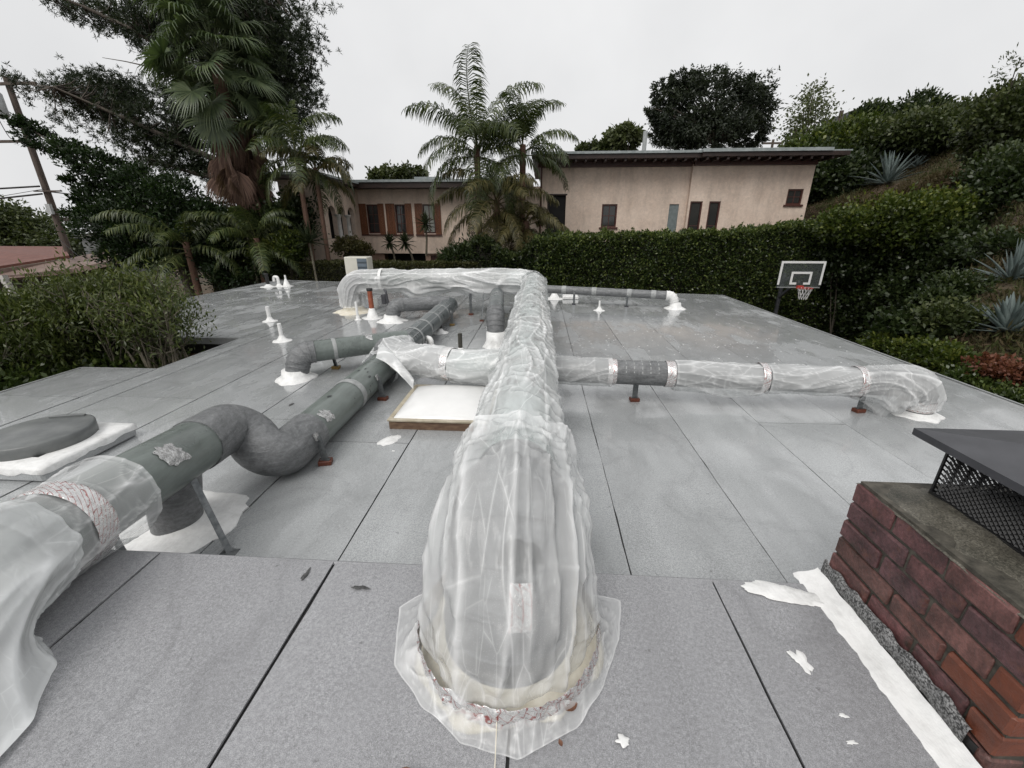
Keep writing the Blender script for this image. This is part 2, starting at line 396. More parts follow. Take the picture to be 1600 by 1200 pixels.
# --- earth and plants
def earth():
    t = NT('hill_soil'); n = t.noise(.5, 7, .65); f = t.noise(5, 6, .7)
    n2 = t.noise(2.2, 6, .7); c = t.ramp(t.math('ADD', t.math('MULTIPLY', n, .5), t.math('MULTIPLY', n2, .5)), (.36, (.026, .032, .012)), (.47, (.055, .042, .022)), (.56, (.098, .062, .038)), (.66, (.05, .040, .020)))
    c = t.mix(1, c, t.ramp(f, (.3, .55), (.7, 1.35)), 'MULTIPLY'); t.set(color=c, rough=.9, normal=t.bump(f, .8, .08)); return t.m
M_SOIL = earth()
M_GROUND = mat('yard_ground', (.045, .042, .03), (.09, .08, .06), 1.5, .9, bump=.4, bscale=8)
M_BARK = mat('bark', (.045, .036, .028), (.12, .10, .08), 9, .85, vec=(2, 2, .4), bump=.7, bscale=25, bdist=.02)
M_TWIG = mat('twig_bark', (.085, .075, .052), (.17, .15, .11), 9, .7)
M_PALMTRUNK = mat('palm_trunk', (.10, .055, .038), (.17, .10, .07), 10, .85, vec=(1, 1, 5), bump=.6, bscale=14)
# ================================================================== GROUND
def sstep(x, a, b):
    t = np.clip((x - a) / (b - a), 0, 1); return t * t * (3 - 2 * t)
def hill_f(x): return np.interp(x, [6.0, 7, 9.5, 13.8, 16, 20, 23, 27, 34, 60, 200], [-1.2, -.5, .75, 2.5, 3.1, 4.7, 6.4, 7.4, 8.6, 10, 14])
def terrain(x, y):
    x = np.asarray(x, float); y = np.asarray(y, float)
    base = -3 + 3.1 * sstep(y, 18.5, 22.5) * sstep(x, -20, -13)
    toe = np.interp(y, [9, 11, 14, 18.5, 20.5], [5.9, 9.5, 12.4, 13.4, 14.2])
    m = sstep(x, toe, toe + 1.6)
    left = sstep(-x, 11, 20) * .2
    return base * (1 - m) + hill_f(x) * m + left
gx = np.concatenate([np.linspace(-400, -40, 10), np.linspace(-36, 5.5, 34), np.linspace(6, 32, 76), np.linspace(34, 420, 12)])
gy = np.concatenate([np.linspace(-60, -6, 6), np.linspace(-5, 36, 110), np.linspace(38, 600, 18)])
XX, YY = np.meshgrid(gx, gy); ZZ = terrain(XX, YY)
nz_ = np.array([[MN.noise(Vector((a*.5, b*.5, 0))) * .25 + MN.noise(Vector((a*1.7, b*1.7, 3))) * .10 if a > 6 else 0 for a, b in zip(ra, rb)] for ra, rb in zip(XX, YY)])
ZZ = ZZ + nz_
nx, ny = len(gx), len(gy)
ii = np.arange(nx * ny).reshape(ny, nx)
Fq = np.stack([ii[:-1, :-1], ii[:-1, 1:], ii[1:, 1:], ii[1:, :-1]], -1).reshape(-1, 4)
g = place('hillside_ground', np.stack([XX, YY, ZZ], -1).reshape(-1, 3), Fq, M_SOIL, smooth=True)
tag(g, 'brown and green soil of the yard and the steep bank', None, None, 'structure')

# ================================================================== OUR ROOF
roof = bpy.data.objects.new('roof', None); col.objects.link(roof); tag(roof, 'flat grey rain-wet roof laid with rolled sheets', None, None, 'structure')
OFF[roof.name] = np.zeros(3)
STEP_Y, UPZ = 1.55, 0.40
def back_y(x): return np.interp(x, [-10.4, -7.5, 5.68], [16.35, 15.95, 13.3])
def undul(x, y): return .006 * MN.noise(Vector((x * .8, y * .45, 1.7)))
def sheet_grid(xl, xr, ya, yb, z, mat_, nrow=None):
    """one roofing sheet with slightly uneven long edges; ya/yb give the y of the ends at a given x"""
    n = nrow or max(4, int((yb(xl) - ya(xl)) / .13)); m = 5; sd_ = random.uniform(0, 99); V = []; F = []
    jl = [random.uniform(-.002, .002) + .007*max(0, MN.noise(Vector((i*.35, sd_, 0)))) for i in range(n + 1)]; jr = [random.uniform(-.002, .002) + .005*MN.noise(Vector((i*.11, sd_, 7))) for i in range(n + 1)]
    gap = .0045
    for i in range(n + 1):
        for j in range(m + 1):
            t = j / m; x = xl + gap + (xr - xl - 2 * gap) * t + (jl[i] if j == 0 else 0) + (jr[i] if j == m else 0)
            y0, y1 = ya(x) + gap, yb(x) - gap; y = y0 + (y1 - y0) * i / n
            V.append((x, y, z + undul(x, y) + .004*t))
    k = m + 1
    for i in range(n):
        for j in range(m): a = i*k + j; F.append((a, a+1, a+1+k, a+k))
    b = len(V); ring = [j for j in range(k)] + [i*k + m for i in range(1, n+1)] + [n*k + j for j in range(m-1, -1, -1)] + [i*k for i in range(n-1, 0, -1)]
    nr = len(ring)
    for r_ in ring: V.append(V[r_])
    for r_ in ring: V.append((V[r_][0], V[r_][1], V[r_][2] - .009))
    for q in range(nr): F.append((b + q, b + nr + q, b + nr + (q+1) % nr, b + (q+1) % nr))
    return place('roofing_sheet', V, F, mat_, roof, smooth=True)
const = lambda c: (lambda x: c)
def strip(xl, xr, ya, yb, cuts, z=.012, m=None):
    ys = [ya] + [const(c) for c in cuts] + [yb]
    for a, b in zip(ys[:-1], ys[1:]): sheet_grid(xl, xr, a, b, z, m or M_ROOF)
# lower roof, right and middle
edges = [5.62, 5.06, 4.16, 3.26, 2.36, 1.485, .59, -.31, -1.21, -2.11, -3.05, -4.1, -5.2]
cutsL = [[9.1], [5.6], [7.4], [4.15], [], [10.2], [6.1], [8.3, 5.6], [3.45, 8.9], [3.9, 10.0], [6.6], [4.4, 9.6]]
front_lo = lambda x: STEP_Y + .02 if x > -3.3 else -3.0
for k in range(len(edges) - 1):
    xr, xl = edges[k], edges[k+1]
    lo = const(STEP_Y + .02) if xl > -3.2 else const(-3.0)
    strip(xl, xr, lo, lambda x: float(back_y(x)) - .05, cutsL[k])
strip(-5.57, -5.2, const(-3.0), lambda x: float(back_y(x)) - .05, [7.9])
strip(-6.72, -5.575, const(-3.0), const(5.40), [4.35])
for xl, xr, c in ((-6.5, -5.575, [8.6]), (-7.5, -6.5, [8.62, 12]), (-8.5, -7.5, [9.8]), (-9.5, -8.5, [8.65]), (-10.36, -9.5, [11])):
    strip(xl, xr, const(7.3), lambda x: float(back_y(x)) - .05, c)
# deck, slab edge and drip metal
d = MB()
d.prism([(5.66, -3), (5.66, 13.28), (-5.57, 15.55), (-5.57, -3)], -.30, 0)
d.prism([(-5.573, -3), (-5.573, 5.42), (-6.74, 5.42), (-6.74, -3)], -.30, 0)
d.prism([(-5.573, 7.27), (-5.573, 15.54), (-10.38, 16.3), (-10.38, 7.27)], -.30, 0)
d.build('deck', M_BITUMEN, roof)
e = MB()
def drip(p, q): e.obox((p[0], p[1], -.045), (q[0], q[1], -.045), .03, .125)
for p, q in (((5.675, -3), (5.675, 13.3)), ((5.675, 13.31), (-10.40, 16.36)), ((-10.395, 16.3), (-10.395, 7.26)), ((-10.38, 7.255), (-5.58, 7.255)), ((-5.56, 7.25), (-5.56, 5.43)), ((-5.58, 5.43), (-6.74, 5.43)), ((-6.755, 5.43), (-6.755, -3))):
    drip(p, q)
e.build('drip_edge', M_EDGE, roof)
# raised front section: the camera stands on it
fe = [3.6, 2.65, 1.74, .835, -.065, -.97, -1.88, -2.8, -3.3]
for k in range(len(fe) - 1):
    strip(fe[k+1], fe[k], const(-2.5), const(STEP_Y), [] if k != 2 else [.2], UPZ + .012, M_ROOF2)
u = MB(); u.prism([(3.62, -2.6), (3.62, STEP_Y), (-3.3, STEP_Y), (-3.3, -2.6)], .013, UPZ)
u.build('raised_deck', M_BITUMEN, roof)
nose = MB()
nose.tube([(-3.3, STEP_Y - .002, UPZ + .0), (3.6, STEP_Y - .002, UPZ + .0)], .0125, 8); nose.build('nosing_strip', M_ROOF2, roof)
rs = MB(); rs.box((-3.3, STEP_Y + .004, .014), (3.6, STEP_Y + .012, UPZ - .005)); rs.build('riser_sheet', M_ROOF2, roof)
# house under the roof
w = MB()
w.prism([(5.5, -3), (5.5, 13.1), (-5.4, 15.3), (-5.4, -3)], -3.2, -.31)
w.prism([(-5.41, 7.4), (-5.41, 15.3), (-10.2, 16.1), (-10.2, 7.4)], -3.2, -.31)
w.prism([(-5.41, -3), (-5.41, 5.3), (-6.6, 5.3), (-6.6, -3)], -3.2, -.31)
w.build('outer_wall', M_STUCCO2, roof)
# brushed white patches and small marks on the sheets
def blotch(name, cx, cy, z, rx, ry, material, seed, n=26, rot=0, th=.006, rough_=.35):
    V = []; 
    for ring, s in ((0, 1.0), (1, .93), (2, .45)):
        for k in range(n):
            a = 2*math.pi*k/n; rr = s * (1 + rough_ * MN.noise(Vector((math.cos(a)*1.6, math.sin(a)*1.6, seed*3.7))) + .35 * rough_ * MN.noise(Vector((math.cos(a)*5, math.sin(a)*5, seed))))
            x, y = rx*rr*math.cos(a), ry*rr*math.sin(a)
            V.append((cx + x*math.cos(rot) - y*math.sin(rot), cy + x*math.sin(rot) + y*math.cos(rot), z + (0, th, th*1.2)[ring]))
    F = [(r_*n + k, r_*n + (k+1) % n, (r_+1)*n + (k+1) % n, (r_+1)*n + k) for r_ in (0, 1) for k in range(n)]
    b = MB(); b.add(V, F, True); b.add(V[2*n:], [tuple(range(n))], True)
    return b.build(name, material, roof)
blotch('coating_patch', -1.42, 3.50, .019, .075, .13, M_WHITE, 1, rot=-.5)
blotch('coating_drip', -1.31, 3.30, .019, .014, .01, M_WHITE, 2, th=.002, rough_=.9)
blotch('coating_drip', 1.02, 1.17, UPZ+.018, .026, .05, M_WHITE, 3, n=40, rot=.3, th=.002, rough_=.9)
blotch('coating_drip', .30, .86, UPZ+.018, .018, .012, M_WHITE, 4, th=.002, rough_=1.0)
for i, (x, y) in enumerate([(1.05, .98), (1.02, .90)]):
    blotch('coating_drip', x, y, UPZ+.018, .016 + .003*i, .005, M_WHITE, 5 + i, n=18, th=.0015, rough_=1.1)
M_SCUFF = mat('dark_scuff', (.03, .03, .03), (.10, .10, .10), 60, .7)
for i, (u_, v_, z_, a, b_) in enumerate([(563, 918, UPZ+.018, .035, .012), (478, 897, UPZ+.018, .010, .045), (455, 632, .019, .02, .04)]):
    dd = _r*(u_-800) + _u*(600-v_) + _f*FPX; q = CAM + dd*((z_-EYE)/dd[2])
    blotch('dark_scuff', q[0], q[1], z_, a, b_, M_SCUFF, 20 + i, n=18, th=.001, rough_=.9)
# rain splashes standing up off the wet sheets
V = []; F = []
for cx, cy, sx, sy, n in ((3.3, 8.3, 1.1, 1.0, 170), (1.0, 7.3, .6, .5, 40), (-7.6, 11.8, 1.3, .9, 110), (4.4, 6.9, .7, .7, 50)):
    for _ in range(n):
        x, y = rng.normal(cx, sx), rng.normal(cy, sy)
        if not (-10 < x < 5.3): continue
        s = rng.uniform(.004, .011); b = len(V)
        for k in range(6): a = k*math.pi/3; V.append((x + s*math.cos(a)*1.3, y + s*math.sin(a), .018))
        V.append((x, y, .018 + s * .7)); F += [(b+k, b+(k+1) % 6, b+6) for k in range(6)]
M_DROP = mat('rain_splash', (.8, .82, .83), (.9, .9, .9), 5, .15)
o = place('rain_splashes', V, F, M_DROP); tag(o, 'small white rain splashes on the wet roof', 'splash', None, 'stuff')

# ================================================================== CHIMNEY
CX0, CX1, CY0, CY1, CZ0, CZ1 = 1.36, 2.25, .84, 1.585, UPZ, .97
chim = thing('brick_chimney', 'low red brick chimney with rough concrete top at right front of roof', 'chimney', (CX0, CY0, CZ0))
core = MB(); core.box((CX0+.006, CY0+.006, CZ0+.005), (CX1-.012, CY1-.012, CZ1-.012)); core.build('mortar_core', M_MORTAR, chim)
ncourse = 6; ch = (CZ1 - .027 - CZ0 - .006 + .011) / ncourse
def brick(a, b, m):
    k = MB(); j = lambda s: random.uniform(-s, s)
    ox, oy = j(.004), j(.003)
    k.box((a[0]+ox, a[1]+oy, a[2]), (b[0]+ox, b[1]+oy, b[2]), random.uniform(.005, .010)); k.v = [(x + j(.0028), y + j(.0028), z + j(.0025)) for x, y, z in k.v]; return k.build('brick', m, chim)
for c in range(ncourse):
    z0 = CZ0 + .006 + c*ch; z1 = z0 + ch - .011; dpt = .10
    # long faces
    odd = c % 2
    ys = [CY0 - .004]
    if odd: ys += [CY0 + .098]
    y = ys[-1]
    while y < CY1 - .12: y += random.uniform(.205, .225); ys.append(min(y, CY1))
    ys[-1] = CY1 + .002
    for side in (0, 1):
        for a, b in zip(ys[:-1], ys[1:]):
            if b - a < .03: continue
            end = (b >= CY1 - .01 or a <= CY0 + .01) and (b - a) < .13
            orange = (end and random.random() < .7) or (side == 0 and a < CY0 + .01 and c in (2, 5))
            x0, x1 = (CX0 - .004, CX0 + dpt) if side == 0 else (CX1 - dpt, CX1 + .004)
            brick((x0, a + .006, z0), (x1, b - .005, z1), M_BRICK_O if orange else M_BRICK)
    xs = [CX0 + dpt + .003]; x = xs[0] + (.0 if odd else -.0)
    while x < CX1 - dpt - .12: x += random.uniform(.20, .225); xs.append(min(x, CX1 - dpt - .003))
    xs[-1] = CX1 - dpt - .003
    for y0, y1 in ((CY0 - .003, CY0 + dpt), (CY1 - dpt, CY1 + .003)):
        for a, b in zip(xs[:-1], xs[1:]):
            if b - a > .03: brick((a + .005, y0, z0), (b - .005, y1, z1), M_BRICK_O if random.random() < .22 else M_BRICK)
# crown: thin uneven concrete bed
V = []; F = []; nx_, ny_ = 26, 24
for j in range(ny_ + 1):
    for i in range(nx_ + 1):
        tx, ty = i/nx_, j/ny_; x = CX0 - .002 + (CX1-CX0+.004)*tx; y = CY0 - .001 + (CY1-CY0+.002)*ty
        ed = min(tx, 1-tx, ty, 1-ty)
        V.append((x, y, CZ1 - .018 + .016*min(1, ed*5) - (.012 if ed == 0 else 0) + .008*MN.noise(Vector((x*9, y*9, 0))) + .004*MN.noise(Vector((x*30, y*30, 5)))))
k_ = nx_ + 1
for j in range(ny_):
    for i in range(nx_): a = j*k_ + i; F.append((a, a+1, a+1+k_, a+k_))
place('concrete_crown', V, F, M_CROWN, chim, smooth=True)
# base flashing: granule strip over tar, on the left and near faces
def ragged(y0, y1, zlo, zhi, x, n, s, th):
    V = []; F = []
    for i in range(n + 1):
        y = y0 + (y1-y0)*i/n
        a = zlo + s*MN.noise(Vector((y*14, 1, zlo*9))) ; b = zhi + s*MN.noise(Vector((y*17, 7, zhi*5)))
        V += [(x, y, a), (x, y, b), (x - th, y, a), (x - th, y, b)]
    for i in range(n):
        q = i*4; F += [(q+2, q+6, q+7, q+3), (q+1, q+3, q+7, q+5), (q, q+4, q+6, q+2)]
    return V, F
V, F = ragged(CY0 + .03, CY1 + .004, CZ0 + .01, CZ0 + .085, CX0 - .006, 60, .012, .006); place('tar_skirt', V, F, M_TAR, chim)
V, F = ragged(CY0 + .06, CY1 + .006, CZ0 + .055, CZ0 + .125, CX0 - .010, 90, .022, .010); place('granule_flashing', V, F, M_FELT, chim)
# white brushed cant along the chimney foot
def cant():
    V = []; F = []; n = 90
    for i in range(n + 1):
        y = -.4 + (CY1 + .03 + .4)*i/n
        wv = .125 + .018*MN.noise(Vector((y*7, 2, 0))) + .010*MN.noise(Vector((y*31, 2, 0)))
        zt = CZ0 + .055 + .010*MN.noise(Vector((y*12, 5, 0)))
        P = [(CX0 - .018, y, zt), (CX0 - .03, y, zt - .012), (CX0 - .055, y, CZ0 + .030), (CX0 - .075, y, CZ0 + .026), (CX0 - wv + .02, y, CZ0 + .022), (CX0 - wv, y, CZ0 + .012)]
        V += P
    for i in range(n):
        for j in range(5): a = i*6 + j; F.append((a, a+6, a+7, a+1))
    return V, F
V, F = cant(); place('white_cant', V, F, M_WHITE, chim, smooth=True)
tag(blotch('white_coating_tongue', 1.16, 1.475, UPZ + .019, .17, .055, M_WHITE, 31, n=70, rot=-.22, th=.004, rough_=.55))

# chimney cap: mesh cage under a hipped metal lid
capt = thing('chimney_cap', 'dark metal chimney cap with mesh cage and hipped lid', 'chimney cap', (1.95, 1.2, CZ1))
mx0, mx1, my0, my1, mz0, mz1 = 1.58, 2.17, .93, 1.50, CZ1 - .01, CZ1 + .205
def diamond(a, b):
    """expanded metal between two bottom corners"""
    wires = MB(); a = Vector(a); b = Vector(b); L = (b - a).length; d_ = (b - a).normalized(); nn = Vector((d_.y, -d_.x, 0))
    dx, dz = .022, .0098; nxx = int(L / dx); nzz = int((mz1 - mz0) / dz)
    for r_ in range(nzz):
        for c_ in range(nxx):
            x0 = (c_ + (.5 if r_ % 2 else 0)) * dx; 
            for sx in (1, -1):
                p = a + d_*x0 + Vector((0, 0, mz0 + r_*dz)) ; q = a + d_*(x0 + sx*dx/2) + Vector((0, 0, mz0 + (r_+1)*dz))
                if not (0 <= x0 + sx*dx/2 <= L): continue
                wd = .0034; bw = nn * .0028
                wires.add([p - Vector((0,0,wd)) - bw, p + Vector((0,0,wd)) + bw, q + Vector((0,0,wd)) + bw, q - Vector((0,0,wd)) - bw], [(0,1,2,3)])
    return wires
def zoff(p): return (p[0], p[1], 0)
for a, b in (((mx0, my0), (mx0, my1)), ((mx0, my1), (mx1, my1)), ((mx1, my1), (mx1, my0)), ((mx1, my0), (mx0, my0))):
    diamond((a[0], a[1], 0), (b[0], b[1], 0)).build('mesh_panel', M_MESH, capt)
fr = MB()
for x, y in ((mx0, my0), (mx0, my1), (mx1, my0), (mx1, my1)): fr.box((x-.004, y-.004, mz0), (x+.004, y+.004, mz1))
for a, b in (((mx0, my0), (mx0, my1)), ((mx0, my1), (mx1, my1)), ((mx1, my1), (mx1, my0)), ((mx1, my0), (mx0, my0))):
    fr.obox((a[0], a[1], mz0+.006), (b[0], b[1], mz0+.006), .02, .012)
fr.build('cage_frame', M_MESH, capt)
lx0, lx1, ly0, ly1, lz = 1.505, 2.245, .845, 1.585, mz1 + .002
ld = MB(); i_ = .075; t_ = .028
ld.add([(lx0,ly0,lz),(lx1,ly0,lz),(lx1,ly1,lz),(lx0,ly1,lz),(lx0,ly0,lz+t_),(lx1,ly0,lz+t_),(lx1,ly1,lz+t_),(lx0,ly1,lz+t_),
        (lx0+i_,ly0+i_,lz+t_+.014),(lx1-i_,ly0+i_,lz+t_+.014),(lx1-i_,ly1-i_,lz+t_+.014),(lx0+i_,ly1-i_,lz+t_+.014), (1.93,1.215,lz+t_+.075)],
       [(0,3,2,1),(0,1,5,4),(1,2,6,5),(2,3,7,6),(3,0,4,7),(4,5,9,8),(5,6,10,9),(6,7,11,10),(7,4,8,11),(8,9,12),(9,10,12),(10,11,12),(11,8,12)])
ld.build('lid', M_BLACKMETAL, capt)
sc_ = MB(); sc_.box((1.765, 1.20, lz+.055), (1.780, 1.235, lz+.072)); sc_.box((1.757, 1.212, lz+.055), (1.790, 1.222, lz+.068)); sc_.build('wing_screw', M_MESH, capt)

# ================================================================== DUCTS
def pathlen(pts): 
    s = [0]
    for a, b in zip(pts[:-1], pts[1:]): s.append(s[-1] + (b - a).length)
    return s
def sub(pts, s0, s1):
    s = pathlen(pts); out = []
    def pt(t):
        for i in range(len(s) - 1):
            if s[i+1] >= t: return pts[i].lerp(pts[i+1], (t - s[i]) / max(1e-9, s[i+1] - s[i]))
        return pts[-1]
    out.append(pt(s0)); out += [p for p, t in zip(pts, s) if s0 + 1e-4 < t < s1 - 1e-4]; out.append(pt(s1)); return out
def pipe(name, pts, r, material, parent, n=40, ripple=0):
    rad = [r * (1 + ripple * MN.noise(p * 9)) for p in pts] if ripple else r
    return MB().tube(pts, rad, n).build(name, material, parent)
def gored(name, pts, r, material, parent, k=5, n=40):
    """segmented elbow: k straight gores with raised seams"""
    L = pathlen(pts)[-1]; P = [sub(pts, 0, max(1e-3, L*i/k))[-1] for i in range(k + 1)]
    b = MB(); b.tube(P, r, n, True, False)
    b.sm = [True]*len(b.sm)
    for i, p in enumerate(P):
        t = (P[min(i+1, k)] - P[max(i-1, 0)]).normalized()
        b.tube([p - t*.008, p - t*.004, p + t*.004, p + t*.008], [r, r+.006, r+.006, r], n, False)
    return b.build(name, material, parent)
def band(pts, s, w, r, material, parent, name='band', n=40, crinkle=0):
    seg = sub(pts, s - w/2, s + w/2); a, b = seg[0], seg[-1]
    m = 14 if crinkle else 4
    P = [a.lerp(b, i/m) for i in range(m + 1)]
    B = MB().tube(P, [r - .004] + [r]*(m - 1) + [r - .004], n, False)
    if crinkle:
        c = (a + b)/2; B.v = [tuple(Vector(v) + (Vector(v) - c).normalized() * crinkle * (MN.noise(Vector(v)*26) + .6*MN.noise(Vector(v)*60))) for v in B.v]
    return B.build(name, material, parent)
def mastic(cx, cy, r0, r1, h, parent, material=None, seed=1, name='flashing', z=.010, n=44):
    jit = lambda a, i: 1 + (.02, .04, .07, .13, .17)[4 - min(i, 4)] * 1.6 * MN.noise(Vector((math.cos(a)*2.1, math.sin(a)*2.1, seed*5.3 + i*.12))) + (.07 if i < 2 else .01) * MN.noise(Vector((math.cos(a)*7, math.sin(a)*7, seed)))
    prof = [(r1, z), (r1*.97, z + .010), (r0 + (r1-r0)*.55, z + .022 + h*.10), (r0 + (r1-r0)*.16, z + h*.45), (r0 + .004, z + h)]
    return MB().lathe((cx, cy, 0), prof, n, True, jit).build(name, material or M_WHITE, parent)

# --- A: the wrapped main duct
A_path = fillet([(-.09, 1.21, .38), (-.09, 1.21, .83), (-.11, 9.98, .80), (-4.55, 9.98, .78), (-4.55, 9.98, 0)], [.26, .36, .32], .04)
ductA = thing('main_duct', 'wide pale duct under sheeting, running up the middle and turning left', 'duct', (-.1, 1.1, .4))
sA = pathlen(A_path); LA = sA[-1]
gored('near_elbow', sub(A_path, 0, .64), .245, M_MASTICL, ductA, 7)
rd_ = sub(A_path, .62, .86); MB().tube([rd_[0].lerp(rd_[-1], i/6) for i in range(7)], [.243, .240, .228, .213, .201, .195, .194], 40).build('reducer', M_MASTICL, ductA)
pipe('duct_run', sub(A_path, .84, 8.75), .192, M_AQUA, ductA)
gored('corner_elbow', sub(A_path, 8.72, 9.55), .20, M_AQUA, ductA, 5)
pipe('cross_run', sub(A_path, 9.52, LA - 1.0), .20, M_GREEN, ductA)
gored('far_elbow', sub(A_path, LA - 1.02, LA - .35), .21, M_MASTIC, ductA, 5)
pipe('far_riser', sub(A_path, LA - .37, LA), .21, M_MASTIC, ductA)
for s in (2.2, 3.6, 5.0, 6.4, 7.8, 10.4, 11.8, 12.8): band(A_path, s, .06, .205 if s > 9 else .197, M_STRAP, ductA, 'seam_band')
mastic(-.09, 1.21, .254, .355, .06, ductA, M_CREAM, 3, 'near_flashing', UPZ + .012)
mastic(-4.55, 9.98, .22, .48, .16, ductA, M_CREAM, 9, 'far_flashing')
# sealed label on the elbow and dark sealant marks along the top
lb = MB(); q0 = Vector((-.02, .872, .735))
def on_duct(s, ang, r, pts=A_path):
    seg = sub(pts, max(0, s - .01), s + .01); p = seg[0]; t = (seg[-1] - seg[0]).normalized()
    x = t.cross(Vector((0, 0, 1))); x = Vector((1, 0, 0)) if x.length < .1 else x.normalized(); y = x.cross(t).normalized()
    return p + x * (r*math.sin(ang)) + y * (r*math.cos(ang)), t, x
# side away from the bend is the outside of the elbow
def patch(name, s0, s1, a0, a1, r, material, parent, pts=A_path, n=6, ragged_=0.0, seed=0):
    V = []; F = []
    for i in range(n + 1):
        for j in range(n + 1):
            ti, tj = i/n, j/n
            if ragged_:
                cu, cv = ti*2-1, tj*2-1; m_ = max(abs(cu), abs(cv)); l_ = math.hypot(cu, cv)
                if l_ > 0: k = m_/l_*(1 + ragged_*MN.noise(Vector((cu/l_*2, cv/l_*2, seed)))); cu *= k; cv *= k
                ti, tj = (cu+1)/2, (cv+1)/2
            p, _, _ = on_duct(s0 + (s1-s0)*ti, a0 + (a1-a0)*tj, r, pts); V.append(p)
    for i in range(n):
        for j in range(n): a = i*(n+1)+j; F.append((a, a+1, a+n+2, a+n+1))
    return place(name, [tuple(v) for v in V], F, material, parent, smooth=True)
M_SMUDGE = mat('dark_sealant', (.012, .016, .017), (.05, .055, .055), 30, .35)
for i in range(64):
    s = 1.55 + 6.9 * rng.random() ** 1.5; a = rng.normal(0, .55)
    patch('sealant_mark', s, s + rng.uniform(.04, .13), a, a + rng.uniform(.10, .30), .1955, M_SMUDGE, ductA, n=5, ragged_=.5, seed=i)
patch('sealant_mark', 1.98, 2.07, .16, .40, .1955, M_SMUDGE, ductA, n=6, ragged_=.25, seed=50)
patch('sealant_mark', 2.45, 2.52, .18, .42, .1955, M_SMUDGE, ductA, n=6, ragged_=.35, seed=51)
patch('foil_label', .27, .35, .06, .36, .259, M_FOIL, ductA, n=8)
patch('sealant_mark', .36, .42, -.1, .5, .2565, M_SMUDGE, ductA, n=8, ragged_=.4, seed=52)

# --- C: long green-grey duct on the left, with a double bend
C_low = [(-2.06, 2.95, .215), (-2.06, 9.3, .25)]
C_path = fillet([(-2.10, .85, .42), (-2.10, .85, .71), (-2.44, 2.97, .475), (-2.06, 2.68, .205), (-2.06, 9.6, .27)], [.26, .145, .145], .03)
ductC = thing('green_duct', 'long green-grey round duct with a double elbow at left', 'duct', (-2.1, 3, 0))
s = pathlen(C_path); LC = s[-1]
def s_at(pts, test):
    s = pathlen(pts)
    for p, t in zip(pts, s):
        if test(p): return t
    return s[-1]
sc1 = s_at(C_path, lambda p: p.y > .95); sc2 = s_at(C_path, lambda p: p.y > 2.40)
sc3 = [t for p, t in zip(C_path, s) if p.y < 3.16 and p.x > -2.12][-1]
RC = .178
pipe('near_elbow', sub(C_path, 0, sc1), RC, M_MASTIC, ductC)
pipe('near_run', sub(C_path, sc1, sc2), RC, M_GREEN, ductC)
bend = sub(C_path, sc2 - .02, sc3 + .10)
rad = [RC + .010 + .006*MN.noise(p*6) for p in bend]
MB().tube(bend, rad, 44).build('double_elbow', M_MASTIC, ductC)
pipe('middle_run', sub(C_path, sc3 + .08, s_at(C_path, lambda p: p.y > 5.15 and p.x > -2.1)), RC, M_GREEN, ductC)
sc4 = s_at(C_path, lambda p: p.y > 5.15 and p.x > -2.1)
pipe('far_run', sub(C_path, sc4, LC), RC + .004, M_SLATE, ductC)
band(C_path, s_at(C_path, lambda p: p.y > 4.1 and p.x > -2.1), .10, RC + .008, M_STRAP, ductC)
for y in (6.55, 7.15, 7.8, 8.55): band(C_path, s_at(C_path, lambda p: p.y > y and p.x > -2.1), .07, RC + .012, M_STRAP, ductC)
# lengthwise standing seams on the far run
sm = MB()
for a in (-.9, -.35, .25, .8): 
    pp = [on_duct(sc4 + .1 + i*.25, a, RC + .004, C_path)[0] for i in range(int((LC - sc4 - .2)/.25))]
    sm.tube(pp, .006, 5)
sm.build('standing_seams', M_STRAP, ductC)
# stub riser under the near run, with its white foot
rz = MB(); rp = [(-2.46, 2.20, 0), (-2.45, 2.20, .12), (-2.41, 2.20, .30), (-2.37, 2.20, .46)]
rz.tube([Vector(p) for p in rp], [.150, .150, .155, .155], 40); rz.build('riser', M_MASTIC, ductC)
mastic(-2.44, 2.22, .155, .38, .06, ductC, M_WHITE, 12, 'riser_flashing')
# taped joint under the strut
patch('foil_patch', sc2 - .50, sc2 - .33, .45, 1.25, RC + .005, M_FOILP, ductC, C_path, 14, .9, 71)
patch('foil_patch', sc3 + .16, sc3 + .30, .4, 1.2, RC + .005, M_FOILP, ductC, C_path, 14, .9, 72)
for i in range(9):
    ss = rng.uniform(sc3 + .3, sc4 - .2); a = rng.uniform(-.4, .9)
    patch('sealant_mark', ss, ss + rng.uniform(.03, .06), a, a + rng.uniform(.05, .2), RC + .003, M_SMUDGE, ductC, C_path, 5, .6, 80 + i)

# --- tee collar and B: cross duct to the right
B_path = fillet([(-2.06, 5.30, .40), (-1.55, 4.92, .40), (-.9, 4.72, .395), (4.22, 4.50, .36), (4.22, 4.50, 0)], [.4, .5, .20], .05)
ductB = thing('cross_duct', 'slim grey duct crossing under the main duct to the right edge', 'duct', (1, 4.6, 0))
sB = pathlen(B_path); LB = sB[-1]; xb = lambda x: s_at(B_path, lambda p: p.x > x)
pipe('tee_run', sub(B_path, 0, xb(-1.1)), .175, M_MASTIC, ductB)
pipe('sleeved_run', sub(B_path, xb(-1.12), xb(.2)), .165, M_AQUA, ductB)
pipe('cross_run', sub(B_path, xb(.18), LB - .62), .142, M_MASTIC, ductB)
gored('end_elbow', sub(B_path, LB - .63, LB - .12), .145, M_MASTIC, ductB, 5)
pipe('riser', sub(B_path, LB - .13, LB), .145, M_MASTIC, ductB)
band(B_path, LB - .13, .11, .152, M_FOIL, ductB, 'foil_band', 90, .0025)
mastic(4.22, 4.50, .15, .25, .05, ductB, M_WHITE, 14)
